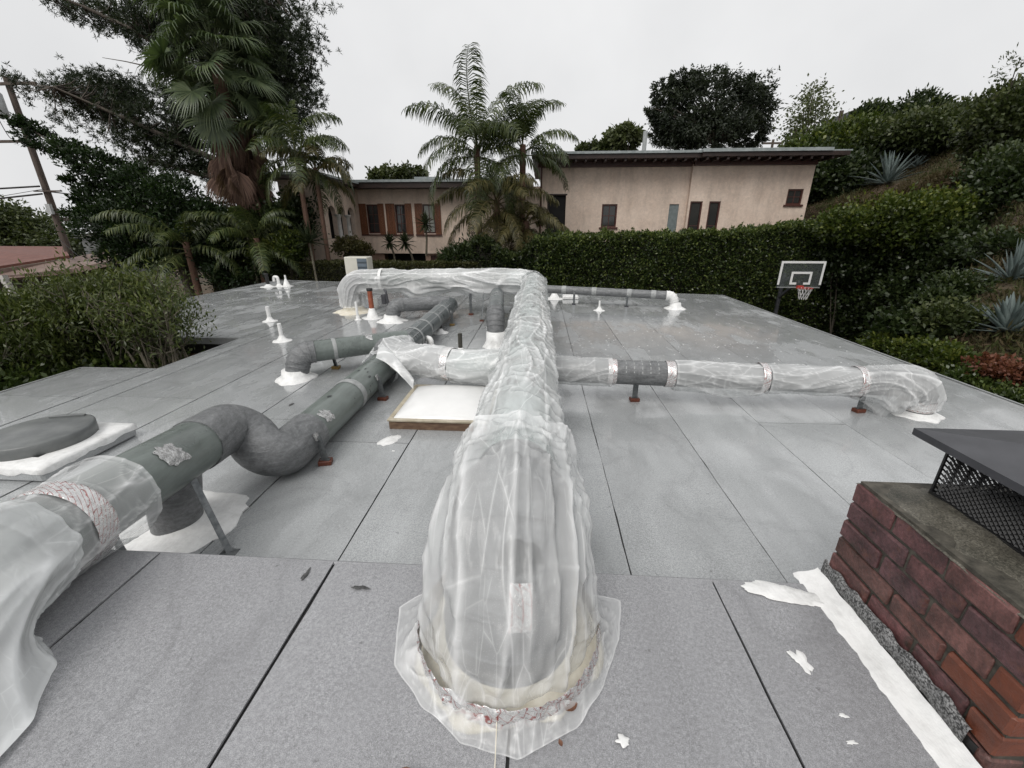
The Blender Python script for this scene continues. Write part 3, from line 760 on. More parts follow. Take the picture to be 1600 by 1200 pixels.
for x in (.86, 1.48): band(B_path, xb(x), .10, .152, M_FOIL, ductB, 'foil_band', 90, .0025)
for i in range(5):
    ss = xb(1.0) + i*.09; patch('tape_strip', ss, ss + .012, -.9, 1.3, .1445, M_STRAP, ductB, B_path, 5)

# --- D, E: left branches, F: short drop, G: far right branch
def branch(name, label, loc, pts, rad, r, k, mats, supp_mastic, flash=(.2, .1), gores=5):
    d_ = thing(name, label, 'duct', loc); P = fillet(pts, rad, .04); L = pathlen(P)[-1]
    arc = rad * 1.57; h = (Vector(pts[-2]) - Vector(pts[-1])).length - rad
    pipe('run', sub(P, 0, L - h - arc - .05), r, mats[0], d_, 36)
    gored('elbow', sub(P, L - h - arc - .06, L - h + .02), r + .008, mats[1], d_, gores, 36)
    pipe('riser', sub(P, L - h, L), r + .004, mats[1], d_, 36)
    mastic(pts[-1][0], pts[-1][1], r + .012, flash[0], flash[1], d_, M_WHITE, supp_mastic)
    return d_, P, L
dD, PD, LD = branch('branch_duct', 'short grey-green branch duct with segmented elbow left of the tee', (-3, 5.3, 0),
    [(-2.0, 6.05, .36), (-3.22, 5.22, .36), (-3.30, 5.16, 0)], .15, .145, 1, (M_GREEN, M_MASTIC), 21, (.27, .14))
band(PD, LD - .78, .05, .152, M_STRAP, dD)
patch('foil_patch', .52, .62, -.9, .3, .151, M_FOILP, dD, PD, 8, .5, 99)
dE, PE, LE = branch('branch_duct', 'small mastic-grey branch duct near the red copper pipe', (-3, 9, 0),
    [(-2.05, 9.42, .36), (-3.18, 8.98, .36), (-3.24, 8.95, 0)], .16, .15, 1, (M_MASTIC, M_MASTIC), 22, (.32, .15))
dF, PF, LF = branch('branch_duct', 'blue-grey drop duct beside the main duct ending in a white boot', (-.75, 7.5, 0),
    [(-.98, 9.9, .52), (-.75, 7.18, .52), (-.72, 7.0, 0)], .16, .15, 1, (M_SLATE, M_MASTIC), 23, (.24, .26))
for s_ in (.9, 1.35, 1.9): band(PF, s_, .06, .158, M_STRAP, dF)
dG, PG, LG = branch('branch_duct', 'thin far duct lying across the back right of the roof', (2, 11, 0),
    [(-.2, 11.62, .40), (3.42, 10.92, .34), (3.50, 10.90, 0)], .13, .105, 1, (M_MASTIC, M_WHITE), 24, (.25, .16))
for s_ in (.9, 1.7, 2.6, 3.2): band(PG, s_, .12, .113, M_STRAP, dG)
patch('sealant_mark', 2.2, 2.42, -.6, .3, .109, M_SMUDGE, dG, PG, 7, .6, 31)

# ================================================================== SUPPORTS
def support(label, x, y, h, wood=M_REDWOOD, rot=0.0, lean=(0, 0), s=1.0, group='strut supports with wood blocks', tall=False):
    t = thing('pipe_support', label, 'pipe support', (x, y, .012), group)
    c, sn = math.cos(rot), math.sin(rot); b = MB(); b.box((-.055*s, -.04*s, 0), (.055*s, .04*s, .042*s), .004)
    b.v = [(x + c*px - sn*py, y + sn*px + c*py, .014 + pz) for px, py, pz in b.v]; b.build('wood_block', wood, t)
    f = MB(); p = Vector((x, y, .014 + .043*s)); q = Vector((x + lean[0], y + lean[1], h))
    f.box((x-.042*s, y-.02*s, .015+.042*s), (x+.042*s, y+.02*s, .020+.042*s)); f.build('foot_plate', M_STEEL, t)
    l = MB(); dvx = .016*s
    l.obox(p + Vector((0, dvx, .006)), q + Vector((0, dvx, 0)), .034*s, .004); l.obox(p + Vector((-.016*s, 0, .006)), q + Vector((-.016*s, 0, 0)), .004, .030*s); l.obox(p + Vector((.016*s, 0, .006)), q + Vector((.016*s, 0, 0)), .004, .030*s)
    l.build('strut', M_STEEL, t)
    cl = MB(); cl.obox(q + Vector((0, 0, -.03)), q + Vector((-.02 if lean[0] <= 0 else .02, 0, .03)), .05*s, .016); cl.build('clamp', M_FOILP, t)
    return t
support('strut support with red block just past the double elbow', -1.83, 3.05, .28, rot=.25, lean=(-.03, 0))
support('strut support with red block beside the tee, left of the skylight', -1.84, 4.50, .30, rot=-.1, lean=(-.03, 0))
support('strut support with ochre block under the left branch duct', -2.95, 5.62, .30, M_YELWOOD, lean=(0, -.06))
support('thin strut on ochre block beside the banded dark duct', -1.82, 8.60, .30, M_YELWOOD, s=.9)
support('strut support with red block under the bare span of the cross duct', 1.17, 4.66, .27, rot=.1)
support('strut support with red block near the cross duct end elbow', 3.62, 4.50, .27, rot=.2)
support('short black twin strut under the far cross run', -1.60, 9.75, .54)
support('thin strut under the wrapped far cross run', -1.25, 9.05, .56, s=.8, lean=(0, .5))
support('pale footed strut holding the blue-grey drop duct', -1.02, 8.45, .40, M_WHITE, s=.9)
support('strut on black foot under the thin far duct, nearer the main duct', .95, 11.32, .34, M_BLACKMETAL, s=.9)
support('strut on black foot under the thin far duct, nearer its white boot', 2.30, 11.05, .34, M_BLACKMETAL, s=.9)
# tall struts by the near run of the green duct
for lab, x, y, tx, ty, tz in (('long leaning strut clamped to the green duct in front of the riser', -1.93, 1.98, -2.22, 2.16, .50), ('long strut behind the plastic sleeve of the green duct', -2.46, 1.84, -2.48, 1.80, .50)):
    t = thing('long_strut', lab, 'pipe support', (x, y, .012), 'long struts under the green duct')
    m = MB(); m.obox((x, y, .014), (tx, ty, tz), .036, .008); m.obox((x-.016, y, .014), (tx-.016, ty, tz), .006, .030); m.build('strut', M_STEEL, t)
    m = MB(); m.box((x-.05, y-.03, .014), (x+.05, y+.03, .019)); m.build('foot_plate', M_STEEL, t)
    m = MB(); m.obox((tx+.005, ty-.01, tz-.02), (tx-.04, ty+.02, tz+.05), .06, .02); m.build('clamp', M_FOILP, t)

# ================================================================== VENTS AND SMALL ROOF FITTINGS
def vent(label, x, y, h, r=.03, m=M_WHITE, fr=.12, cap=None, seed=1, fh=.09):
    t = thing('vent_pipe', label, 'vent pipe', (x, y, .012))
    MB().tube([(x, y, .012), (x, y, h)], r, 18).build('pipe', m, t)
    b = MB().lathe((x, y, 0), [(fr, .014), (fr*.95, .022), (fr*.55, .034), (r + .012, fh), (r + .003, fh + .02)], 30, True, lambda a, i: 1 + (.10 if i < 2 else .02)*MN.noise(Vector((math.cos(a)*2, math.sin(a)*2, seed*3.1))))
    b.build('flashing', M_WHITE, t)
    if cap is not None:
        MB().lathe((x, y, h - .03), [(r + .012, 0), (r + .014, .01), (r + .014, .05), (r + .004, .06)], 18).build('cap', cap, t)
    return t
M_COPPER = mat('copper_pipe', (.28, .075, .04), (.40, .13, .075), 8, .35, metal=.3)
vent('white vent stub in the far left field of the roof, farther of two', -5.94, 8.75, .34, .04, seed=2, fr=.16)
vent('white vent stub nearest the bush, nearer of two', -4.67, 7.11, .34, .034, seed=3, fr=.17, fh=.10)
vent('copper red vent pipe with dark cap beside the wrapped riser', -3.80, 9.25, .66, .055, M_COPPER, .24, M_MESH, 4, .22)
vent('slim white pipe just left of the copper pipe', -4.05, 9.02, .42, .028, seed=5, fr=.08)
vent('dark bare vent stub in the middle, white skirted foot', -1.28, 6.61, .33, .036, mat('iron_pipe', (.03, .028, .025), (.08, .075, .06), 25, .6), .15, None, 6, .07)
vent('short vent with black cap right of the banded dark duct', -1.92, 7.92, .14, .03, M_WHITE, .16, M_MESH, 7)
vent('black capped vent at the far left back corner', -9.5, 14.3, .45, .06, mat('black_pipe', (.015, .015, .015), None, 5, .5), .28, M_MESH, 8)
vent('small white cone vent at the far left back', -8.95, 14.5, .40, .03, seed=9, fr=.22, fh=.25)
vent('small white cone vent in the right field before the thin far duct', 1.52, 10.5, .26, .024, seed=10, fr=.15, fh=.10)
vent('white cone vent behind the main duct corner', .46, 12.3, .30, .04, seed=11, fr=.28, fh=.2)
t = thing('low_curb', 'low white coated curb behind the thin far duct', 'curb', (.95, 12.3, .012)); b = MB(); b.box((.70, 12.15, .014), (1.15, 12.5, .12), .02); b.build('curb', M_WHITE, t)
def gooseneck(label, x, y, h, r, ang, seed):
    t = thing('gooseneck_vent', label, 'vent pipe', (x, y, .012)); c, s_ = math.cos(ang), math.sin(ang)
    P = fillet([(x, y, .012), (x, y, h), (x + .14*c, y + .14*s_, h), (x + .16*c, y + .16*s_, h*.55)], [.05, .05], .02)
    MB().tube(P, r, 16).build('pipe', M_WHITE, t)
    MB().lathe((x, y, 0), [(.19, .014), (.17, .024), (.09, .04), (r + .01, .10), (r, .11)], 28, True, lambda a, i: 1 + .08*MN.noise(Vector((math.cos(a)*2, math.sin(a)*2, seed)))).build('flashing', M_WHITE, t)
gooseneck('white gooseneck vent beside the tee joint', -1.80, 6.72, .20, .045, 2.6, 1)
gooseneck('white gooseneck vent at the far left back corner between two vents', -9.2, 14.45, .34, .05, 3.1, 2)
# junction conduit by the copper pipe
t = thing('conduit', 'bent black conduit right of the copper pipe', 'conduit', (-3.5, 9.2, .01))
MB().tube(fillet([(-3.55, 9.5, .62), (-3.45, 9.3, .62), (-3.38, 9.28, .02)], .05, .03), .026, 12).build('pipe', M_BLACKMETAL, t)
MB().box((-3.62, 9.42, .30), (-3.52, 9.52, .52), .01).build('box', M_BLACKMETAL, t)

# skylight
t = thing('skylight', 'square skylight with white dome and weathered tan frame', 'skylight', (-1, 4.2, .012))
sx0, sx1, sy0, sy1 = -1.50, -.46, 3.74, 4.74
for a, b in (((sx0, sy0, .014), (sx1, sy0+.05, .105)), ((sx0, sy1-.05, .014), (sx1, sy1, .105)), ((sx0, sy0+.052, .014), (sx0+.05, sy1-.052, .105)), ((sx1-.05, sy0+.052, .014), (sx1, sy1-.052, .105))):
    MB().box(a, b, .005).build('curb_board', mat_curb if 'mat_curb' in globals() else globals().setdefault('mat_curb', mat('skylight_curb', (.10, .055, .035), (.20, .13, .08), 9, .6, vec=(1, 1, 4))), t)
M_TAN = mat('skylight_frame', (.36, .31, .22), (.50, .45, .35), 12, .45)
for a, b in (((sx0-.012, sy0-.012, .107), (sx1+.012, sy0+.035, .128)), ((sx0-.012, sy1-.035, .107), (sx1+.012, sy1+.012, .128)), ((sx0-.012, sy0+.037, .107), (sx0+.035, sy1-.037, .128)), ((sx1-.035, sy0+.037, .107), (sx1+.012, sy1-.037, .128))):
    MB().box(a, b, .003).build('frame_bar', M_TAN, t)
V = []; F = []; n = 28
for j in range(n + 1):
    for i in range(n + 1):
        a, b = i/n*2 - 1, j/n*2 - 1; hh = max(0, (1 - abs(a)**2.6)*(1 - abs(b)**2.6))**.55
        V.append((sx0 + .03 + (sx1-sx0-.06)*i/n, sy0 + .03 + (sy1-sy0-.06)*j/n, .118 + .10*hh))
for j in range(n):
    for i in range(n): a = j*(n+1)+i; F.append((a, a+1, a+n+2, a+n+1))
M_DOME = mat('acrylic_dome', (.80, .80, .79), (.86, .86, .85), 3, .18)
place('dome', V, F, M_DOME, t, smooth=True)

# round hooded vent on a coated curb, far left
t = thing('roof_hatch', 'low round grey vent hood on a white coated curb at left', 'roof vent', (-4.4, 3.1, .012))
b = MB(); b.box((-4.98, 2.62, .013), (-3.96, 3.46, .13), .02); b.build('curb', M_ROOF, t)
V = []; F = []; n = 64
for k in range(n):
    a = 2*math.pi*k/n; m_ = 1/max(abs(math.cos(a)), abs(math.sin(a)))
    for rr, z in ((1.01, .085 + .03*MN.noise(Vector((math.cos(a)*6, math.sin(a)*6, 1)))), (1.01, .128), (.97, .148), (.62, .152)):
        V.append((-4.47 + .51*rr*min(m_, 9)*math.cos(a)*(1 if True else 0), 3.04 + .42*rr*m_*math.sin(a), z))
for k in range(n):
    for j in range(3): a, b_ = k*4 + j, ((k+1) % n)*4 + j; F.append((a, b_, b_+1, a+1))
place('white_coat', V, F, M_WHITE, t, smooth=False)
M_HOOD = mat('hood_grey', (.105, .112, .112), (.17, .178, .175), 5, .4)
MB().lathe((-4.45, 3.06, 0), [(.355, .142), (.37, .148), (.372, .245), (.355, .256), (.0, .265)], 56, True).build('hood', M_HOOD, t)
h = MB(); h.obox((-4.62, 3.30, .262), (-4.34, 3.37, .264), .03, .02); h.build('hood_rib', M_HOOD, t)

# air conditioner on the far edge of the roof
acp = at(562, 423, 14.2); t = thing('air_conditioner', 'cream air conditioner box with grey grille at the back of the roof', 'air conditioner', (acp[0], 14.2, .012))
ax, ay = acp[0], 14.2
for i, (dx) in enumerate((-.3, .3)): MB().box((ax+dx-.05, ay-.15, .014), (ax+dx+.05, ay+.35, .30), .01).build('stand', M_STEEL, t)
MB().box((ax-.42, ay-.17, .302), (ax+.37, ay+.30, 1.05), .02).build('case', mat('ac_cream', (.55, .53, .46), (.62, .60, .53), 4, .4), t)
MB().box((ax+.02, ay-.176, .36), (ax+.35, ay-.168, 1.0)).build('grille_back', mat('ac_grille', (.06, .075, .09), None, 4, .4), t)
for k in range(4):
    z = .42 + k*.16; MB().box((ax+.022, ay-.188, z), (ax+.348, ay-.177, z+.10)).build('louvre', mat_louv if 'mat_louv' in globals() else globals().setdefault('mat_louv', mat('ac_louvre', (.10, .13, .16), (.14, .17, .20), 4, .4)), t)

M_DEADLEAF = mat('dead_leaf', (.09, .035, .02), (.17, .075, .04), 40, .5)
def dead_leaf(label, x, y, z, L_, az):
    V = []; F = []; n = 6
    for i in range(n + 1):
        t = i/n; w = .32*L_*math.sin(math.pi*min(1, .08 + .92*t))*(1 if i < n else 0); zc = .25*L_*(t - .5)**2*2 + .012
        for s_ in (-1, 0, 1): lx, ly = (t - .5)*L_, s_*w; V.append((x + lx*math.cos(az) - ly*math.sin(az), y + lx*math.sin(az) + ly*math.cos(az), z + zc + abs(s_)*w*.5))
    for i in range(n):
        for j in range(2): a_ = i*3 + j; F.append((a_, a_+1, a_+4, a_+3))
    o = place('dead_leaf', V, F, M_DEADLEAF); tag(o, label, 'leaf', 'dead leaves on the near roof'); return o
dead_leaf('curled brown dead leaf lying on the plastic skirt', .14, .93, UPZ + .035, .05, .5)
dead_leaf('curled brown dead leaf at the bottom frame edge', -.36, .715, UPZ + .02, .07, .2)
dead_leaf('tiny brown dead leaf beside the plastic skirt', .10, .835, UPZ + .016, .022, 1.9)
# ================================================================== PLASTIC SHEETING
def clamp(x, a=0., b=1.): return max(a, min(b, x))
def ridge(v, k): return max(0., 1 - abs(MN.noise(v)) * k)
def wrap(label, pts, s0, s1, r, seed, hang=.03, amp=.022, step=.018, m=120, material=None, sags=(), radf=None, group=None, name='plastic_sheet', twist=.5, freq=1.0, base=.008, tuck=.5, extra=None, wing=0., dent=0.):
    """film wrapped round a duct: tight on top, slack underneath, with long pulled folds"""
    seg = sub(pts, s0, s1); L = pathlen(seg)[-1]; N = max(6, int(L / step))
    P = []; ss = pathlen(seg); j = 0
    for i in range(N + 1):
        t = L * i / N
        while j < len(ss) - 2 and ss[j+1] < t: j += 1
        P.append(seg[j].lerp(seg[j+1], clamp((t - ss[j]) / max(1e-9, ss[j+1] - ss[j]))))
    fr = frames(P); V = np.zeros(((N+1)*m, 3)); fo = np.zeros((N+1)*m)
    sd = Vector((seed*13.1, seed*7.7, seed*3.3)); rs = r / .25
    for i, (p, x, y) in enumerate(fr):
        s = s0 + L*i/N; e = min(i, N - i) / max(1, N) * L
        rr = r if radf is None else radf(i/N, r)
        sag = sum(dp * math.exp(-((s - c)/w)**2) for c, w, dp in sags)
        tw_ = twist*MN.noise(Vector((s*1.1, 0, seed*2.2)))*2.2
        for k in range(m):
            a = 2*math.pi*k/m; nrm = x*math.cos(a) + y*math.sin(a); dn = max(0., -nrm.z); a2 = a + tw_
            ca, sa = math.cos(a2)*1.25, math.sin(a2)*1.25
            lo = MN.noise(Vector((s*1.3, nrm.x*.9, nrm.z*.9)) + sd)
            f1 = ridge(Vector((ca, sa, s*.8*freq)) + sd, 4.0)                       # long folds
            f2 = ridge(Vector((ca*2.1, sa*2.1, s*1.7*freq)) + sd*1.3, 4.5)
            f3 = ridge(Vector((s*6.0*freq, nrm.x*.9 + s*2.0, nrm.z*.9 - s*1.2)) + sd*1.7, 5.0)   # cross tucks
            off = base + hang*dn*(.65 + .9*lo) + amp*(.8*f1**1.25 + .35*f2**1.3 + tuck*.6*f3**1.4 + .5*max(0., lo)*(.3 + dn))
            if dent:
                dv_ = Vector((nrm.x*1.1 + .4*s, nrm.z*1.1, s*3.1)) + sd; off += dent*(MN.noise(dv_*1.6) + .7*ridge(dv_*2.6, 3.2) - .3)
            if wing:
                w_ = clamp((.80 - nrm.z)/.6); off += wing*w_*w_*(3 - 2*w_)*(.75 + .7*lo + .35*f2)
            if extra is not None: off += extra(i/N, nrm)
            if sag: off += sag * dn**1.6 * (1 + .6*f1 + .3*f2)
            V[i*m + k] = p + nrm*(rr + off*min(1.3, max(.6, rs)))
            fo[i*m + k] = clamp((.85*math.exp(-((nrm.z - .70 - .06*lo)/.030)**2) if wing else 0) + .95*f1**6 + .55*f2**6 + tuck*.7*f3**6 + (.25 if e < .02 else 0))
    F = [(i*m + k, i*m + (k+1) % m, (i+1)*m + (k+1) % m, (i+1)*m + k) for i in range(N) for k in range(m)]
    o = place(name, V, F, material or M_PLA, None, smooth=True, fold=fo)
    tag(o, label, 'plastic sheet', group); OFF[o.name] = np.zeros(3)
    return o
def tapering(a, b, c=None):
    return lambda t, r: r + (a + (b - a)*t if c is None else a + (b-a)*t + c*math.sin(math.pi*t))

# A: near bag over the riser and elbow
bagA = wrap('clear plastic bag over the near elbow of the main duct', A_path, .10, 1.08, .264, 1, .015, .034, .010, 200, M_PLA, freq=1.0, tuck=.4, dent=.020,
    extra=lambda t, n_: .030*math.exp(-(t/.3)**2) - .045*clamp((t-.55)/.3)*max(0, n_.z) + .012*math.sin(math.pi*clamp(t*1.1))*abs(n_.x) + (.035*(t-.8)/.2 if t > .8 else 0)*abs(n_.x))
ring = band(A_path, .098, .085, .352, M_FOIL, bagA, 'foil_tape_ring', 200, .011)
# skirt spread on the roof below the ring
SK = [(0.0, .44), (.38, .52), (.62, .40), (1.2, .36), (1.9, .36), (2.5, .40), (2.95, .49), (3.5, .45), (3.95, .40), (4.4, .41), (4.85, .43), (5.35, .41), (5.8, .40), (6.283, .44)]
def poly_r(a):
    for (a0, r0), (a1, r1) in zip(SK[:-1], SK[1:]):
        if a0 <= a <= a1:
            p, q = Vector((r0*math.cos(a0), r0*math.sin(a0))), Vector((r1*math.cos(a1), r1*math.sin(a1))); d = Vector((math.cos(a), math.sin(a)))
            e = q - p; return (p.x*e.y - p.y*e.x)/(d.x*e.y - d.y*e.x) + .008*MN.noise(Vector((d.x*5, d.y*5, 3)))
V = []; F = []; fo = []; n = 170; rings = 26
for j in range(rings + 1):
    t = j/rings
    for k in range(n):
        a = 2*math.pi*k/n; ca, sa = math.cos(a), math.sin(a)
        ro = poly_r(a)
        if sa > .35: ro -= .12*(sa - .35)
        rr = .342 + (ro - .342)*t
        f1 = ridge(Vector((ca*3.4 + t*.6, sa*3.4, 2.2 + t*.4)), 3.6); f2 = ridge(Vector((ca*7, sa*7, 9 + t*1.5)), 4)
        z = UPZ + .070 - .055*min(1, t*1.35)**.8 + (.024*f1**1.3 + .012*f2**1.3)*math.sin(math.pi*min(1, t + .12))**.7 + .0035
        z = max(z, UPZ + .022 + .05*max(0, .25-t)*4*(.3))
        V.append((-.09 + rr*ca, 1.21 + rr*sa, z)); fo.append(clamp(.6*f1**4 + .4*f2**4 + (.35 if j >= rings - 1 else 0)))
F = [(j*n + k, j*n + (k+1) % n, (j+1)*n + (k+1) % n, (j+1)*n + k) for j in range(rings) for k in range(n)]
place('skirt', V, F, M_PLA, bagA, smooth=True, fold=fo)
MB().tube([(-.105, .895, UPZ+.10), (-.103, .84, UPZ+.06), (-.10, .76, UPZ+.03), (-.095, .45, UPZ+.022), (-.09, .2, UPZ+.02)], .0018, 6).build('tie_string', M_CREAM, bagA)
# second sheet along the run, third round the corner and the far cross run
wrap('long clear plastic sheet over the straight run of the main duct', A_path, .96, 8.95, .200, 2, .030, .026, .016, 120, M_PLAS, freq=.8, twist=.3, tuck=.75, wing=.058)
sC0 = 8.70
far = wrap('bunched plastic sheet over the far corner and cross run of the main duct', A_path, sC0, LA - .16, .222, 3, .05, .050, .020, 120, M_PLAF,
     wing=.03, sags=[(sC0 + 1.6, .28, .14), (sC0 + 3.0, .30, .24), (LA - .6, .35, .16)], freq=.9, twist=.22, tuck=.25, radf=lambda t, r: r + .03*math.exp(-((t-.27)/.10)**2) + .05*max(0, (t-.86)/.14))
band(A_path, LA - 1.45, .07, .272, M_WHITE, far, 'white_tape', 60, .003)
# tee wrap
syC = lambda y: s_at(C_path, lambda p: p.y > y and p.x > -2.1)
tee = wrap('crumpled plastic wrap over the tee joint of green and cross ducts', C_path, syC(5.0), syC(6.0), .200, 4, .035, .040, .014, 90, M_PLA2, freq=1.5, radf=lambda t, r: r + .035*math.sin(math.pi*t))
V = []; fo = []; n = 16
for i in range(n + 1):
    for j in range(n + 1):
        t, w_ = i/n, j/n; x = -1.98 + .52*t; y = 4.98 - .42*t + (w_-.5)*.42*(1 - .72*t)
        z = .56 - .30*t**1.6 - .10*(abs(w_-.5)*2)**2 + .018*MN.noise(Vector((x*8, y*8, 3)))
        V.append((x, y, z)); fo.append(clamp(.25 + .8*ridge(Vector((x*6, y*6, 1)), 4)**3 + (.3 if j in (0, n) or i == n else 0)))
place('loose_flap', V, [(i*(n+1)+j, i*(n+1)+j+1, (i+1)*(n+1)+j+1, (i+1)*(n+1)+j) for i in range(n) for j in range(n)], M_PLA2, tee, smooth=True, fold=fo)
s1 = wrap('plastic sleeve from the tee wrap toward the main duct', B_path, .12, xb(-1.06), .188, 5, .03, .030, .014, 90, M_PLA2, freq=1.4)
band(B_path, xb(-1.08), .09, .203, M_FOIL, s1, 'foil_tape_ring', 90, .004)
wrap('pale blue plastic sleeve entering under the main duct', B_path, xb(-1.05), xb(-.2), .180, 6, .03, .028, .015, 90, M_PLA2, freq=1.2, radf=lambda t, r: r + .03*t)
# right part of the cross duct
g_ = None
wrap('short plastic sleeve right of the main duct', B_path, xb(.05), xb(.82), .150, 7, .05, .022, .016, 80, M_PLA2, freq=1.3)
p2 = wrap('plastic sleeve on the middle of the right cross duct', B_path, xb(1.52), xb(2.50), .150, 8, .05, .024, .016, 80, M_PLA2, freq=1.2, sags=[(xb(2.2), .3, .05)])
band(B_path, xb(2.51), .075, .172, M_FOIL, p2, 'foil_tape_ring', 90, .003)
p3 = wrap('plastic sleeve between the last two tapes of the cross duct', B_path, xb(2.52), xb(3.52), .150, 9, .06, .024, .016, 80, M_PLA2, freq=1.2)
band(B_path, xb(3.52), .075, .172, M_FOIL, p3, 'foil_tape_ring', 90, .003)
wrap('loose flared plastic bag on the cross duct end elbow', B_path, xb(3.50), LB - .10, .156, 10, .06, .045, .011, 110, M_PLA, freq=1.6, sags=[(xb(3.85), .16, .20)], radf=lambda t, r: r + .035*math.sin(math.pi*t) - .004)
# near left sleeve and bag
sY = lambda y: s_at(C_path, lambda p: p.y > y)
slv = wrap('clear plastic sleeve taped on the near end of the green duct', C_path, sY(1.14), sY(1.72), .190, 11, .04, .016, .009, 130, M_PLA, freq=1.8, radf=lambda t, r: r + .035*t**2)
band(C_path, sY(1.42), .115, .214, M_FOIL, slv, 'printed_tape', 110, .0025)
bagC = wrap('large milky plastic bag in the left foreground corner', C_path, 0.0, sY(1.28), .205, 12, .01, .040, .011, 180, M_PLA3, freq=.7, tuck=.15,
    extra=lambda t, n_: (.16*(1-t)**.8 + (.07 + .40*max(0, -n_.y))*max(0, 1 - t/.30)**1.5) * clamp(1 - 1.15*max(0, .75*n_.y - .65*n_.z)) )
# ================================================================== PINK HOUSE
HY = 24.0
k17 = HY / 17.0
def hx(u, v, y=HY): return at(u, v, y)
def wall_holes(m, x0, x1, z0, z1, y, holes, depth=.18):
    """front wall facing -Y with rectangular openings and their reveals"""
    xs = sorted({x0, x1, *[h[0] for h in holes], *[h[1] for h in holes]}); zs = sorted({z0, z1, *[h[2] for h in holes], *[h[3] for h in holes]})
    for a, b in zip(xs[:-1], xs[1:]):
        for c, d_ in zip(zs[:-1], zs[1:]):
            cx, cz = (a+b)/2, (c+d_)/2
            if any(h[0] < cx < h[1] and h[2] < cz < h[3] for h in holes): continue
            m.add([(a, y, c), (b, y, c), (b, y, d_), (a, y, d_)], [(0, 1, 2, 3)])
    for a, b, c, d_ in holes:
        m.add([(a, y, c), (b, y, c), (b, y, d_), (a, y, d_), (a, y+depth, c), (b, y+depth, c), (b, y+depth, d_), (a, y+depth, d_)],
              [(0, 4, 5, 1), (1, 5, 6, 2), (2, 6, 7, 3), (3, 7, 4, 0)])
house = thing('pink_house', 'long pink stucco house with flat overhanging roofs behind the hedge', 'house', (3, HY, .2))
def X_(u, v): return float(hx(u, v)[0])
def Z_(u, v): return float(hx(u, v)[2])
# right block
xl, xc, xr_ = X_(846, 300), X_(1081, 260), X_(1270, 259)
zt = Z_(1271, 255); zb = .2
yb2 = HY + .35
def rect(u0, v0, u1, v1): 
    a, b = hx(u0, v0), hx(u1, v1); return (float(a[0]), float(b[0]), float(b[2]), float(a[2]))
door = (X_(857, 320), X_(884, 320), 1.0, Z_(870, 305))
w1 = (X_(941, 320), X_(965, 320), Z_(950, 355), Z_(950, 319)); pan = (X_(1045, 330), X_(1060, 330), .9, Z_(1050, 319))
mw = MB(); wall_holes(mw, xl, xc, zb, zt, HY, [door, w1, pan]); 
mw.add([(xl, HY, zb), (xl, HY+8, zb), (xl, HY+8, zt), (xl, HY, zt)], [(0, 1, 2, 3)])
mw.build('wall', M_STUCCO, house)
wA = (xc + .10, xc + .72, .9, Z_(1085, 315)); wB = (xc + 1.05, xc + 1.62, .9, Z_(1110, 315)); w2 = (X_(1227, 300), X_(1251, 300), Z_(1240, 320), Z_(1240, 296))
mw = MB(); wall_holes(mw, xc, xr_, zb, zt, HY - .25, [wA, wB, w2])
mw.add([(xc, HY-.25, zb), (xc, HY, zb), (xc, HY, zt), (xc, HY-.25, zt)], [(0, 1, 2, 3)])
mw.add([(xr_, HY-.25, zb), (xr_, HY+8, zb), (xr_, HY+8, zt), (xr_, HY-.25, zt)], [(0, 1, 2, 3)])
mw.build('wall', M_STUCCO, house)
def window(h, y, bars=(2, 2), sill=True, fm=M_TRIM, gm=M_GLASS, fw=.07, name='window'):
    a, b, c, d_ = h; f = MB()
    for p, q in (((a, y+.04, c), (a+fw, y+.12, d_)), ((b-fw, y+.04, c), (b, y+.12, d_)), ((a+fw, y+.04, c), (b-fw, y+.12, c+fw)), ((a+fw, y+.04, d_-fw), (b-fw, y+.12, d_))): f.box(p, q)
    o = f.build(name, fm, house)
    nx_, nz_ = bars
    for i in range(1, nx_): x = a + fw + (b-a-2*fw)*i/nx_; MB().box((x-.02, y+.06, c+fw), (x+.02, y+.10, d_-fw)).build('glazing_bar', fm, o)
    for i in range(1, nz_): z = c + fw + (d_-c-2*fw)*i/nz_; MB().box((a+fw, y+.065, z-.018), (b-fw, y+.095, z+.018)).build('glazing_bar', fm, o)
    g_ = MB()
    for i in range(nx_):
        for j in range(nz_):
            x0 = a + fw + (b-a-2*fw)*i/nx_ + .02; x1 = a + fw + (b-a-2*fw)*(i+1)/nx_ - .02; z0 = c + fw + (d_-c-2*fw)*j/nz_ + .018; z1 = c + fw + (d_-c-2*fw)*(j+1)/nz_ - .018
            MB().box((x0, y+.075, z0), (x1, y+.085, z1)).build('pane', gm, o)
    if sill: MB().box((a-.09, y-.07, c-.09), (b+.09, y+.10, c-.002)).build('sill', fm, o)
    return o
window(w1, HY); window(w2, HY - .25); window(wA, HY - .25, (1, 2), False, gm=M_GLASS); window(wB, HY - .25, (1, 2), False, gm=M_GLASS)
for i in range(1): MB().box((pan[0], HY+.05, pan[2]), (pan[1], HY+.09, pan[3])).build('grey_panel', M_PANEL, house)
MB().box((door[0]+.02, HY+.12, door[2]), (door[1]-.02, HY+.17, door[3]-.02)).build('doorway', M_DARK, house)
d_ = MB(); d_.box((door[0]-.06, HY-.03, door[2]), (door[0]-.002, HY+.05, door[3]+.06)); d_.box((door[0]-.06, HY-.03, door[3]+.002), (door[1]+.06, HY+.05, door[3]+.06)); d_.build('door_frame', M_EAVE, house)
MB().tube([(xl - .02, HY - .08, 1.0), (xl - .02, HY - .08, zt)], .05, 10).build('downpipe', M_TRIM, house)
v_ = hx(927, 366); MB().tube([(v_[0], HY-.08, v_[2]), (v_[0], HY+.02, v_[2])], .11, 16).build('wall_vent', M_EAVE, house)
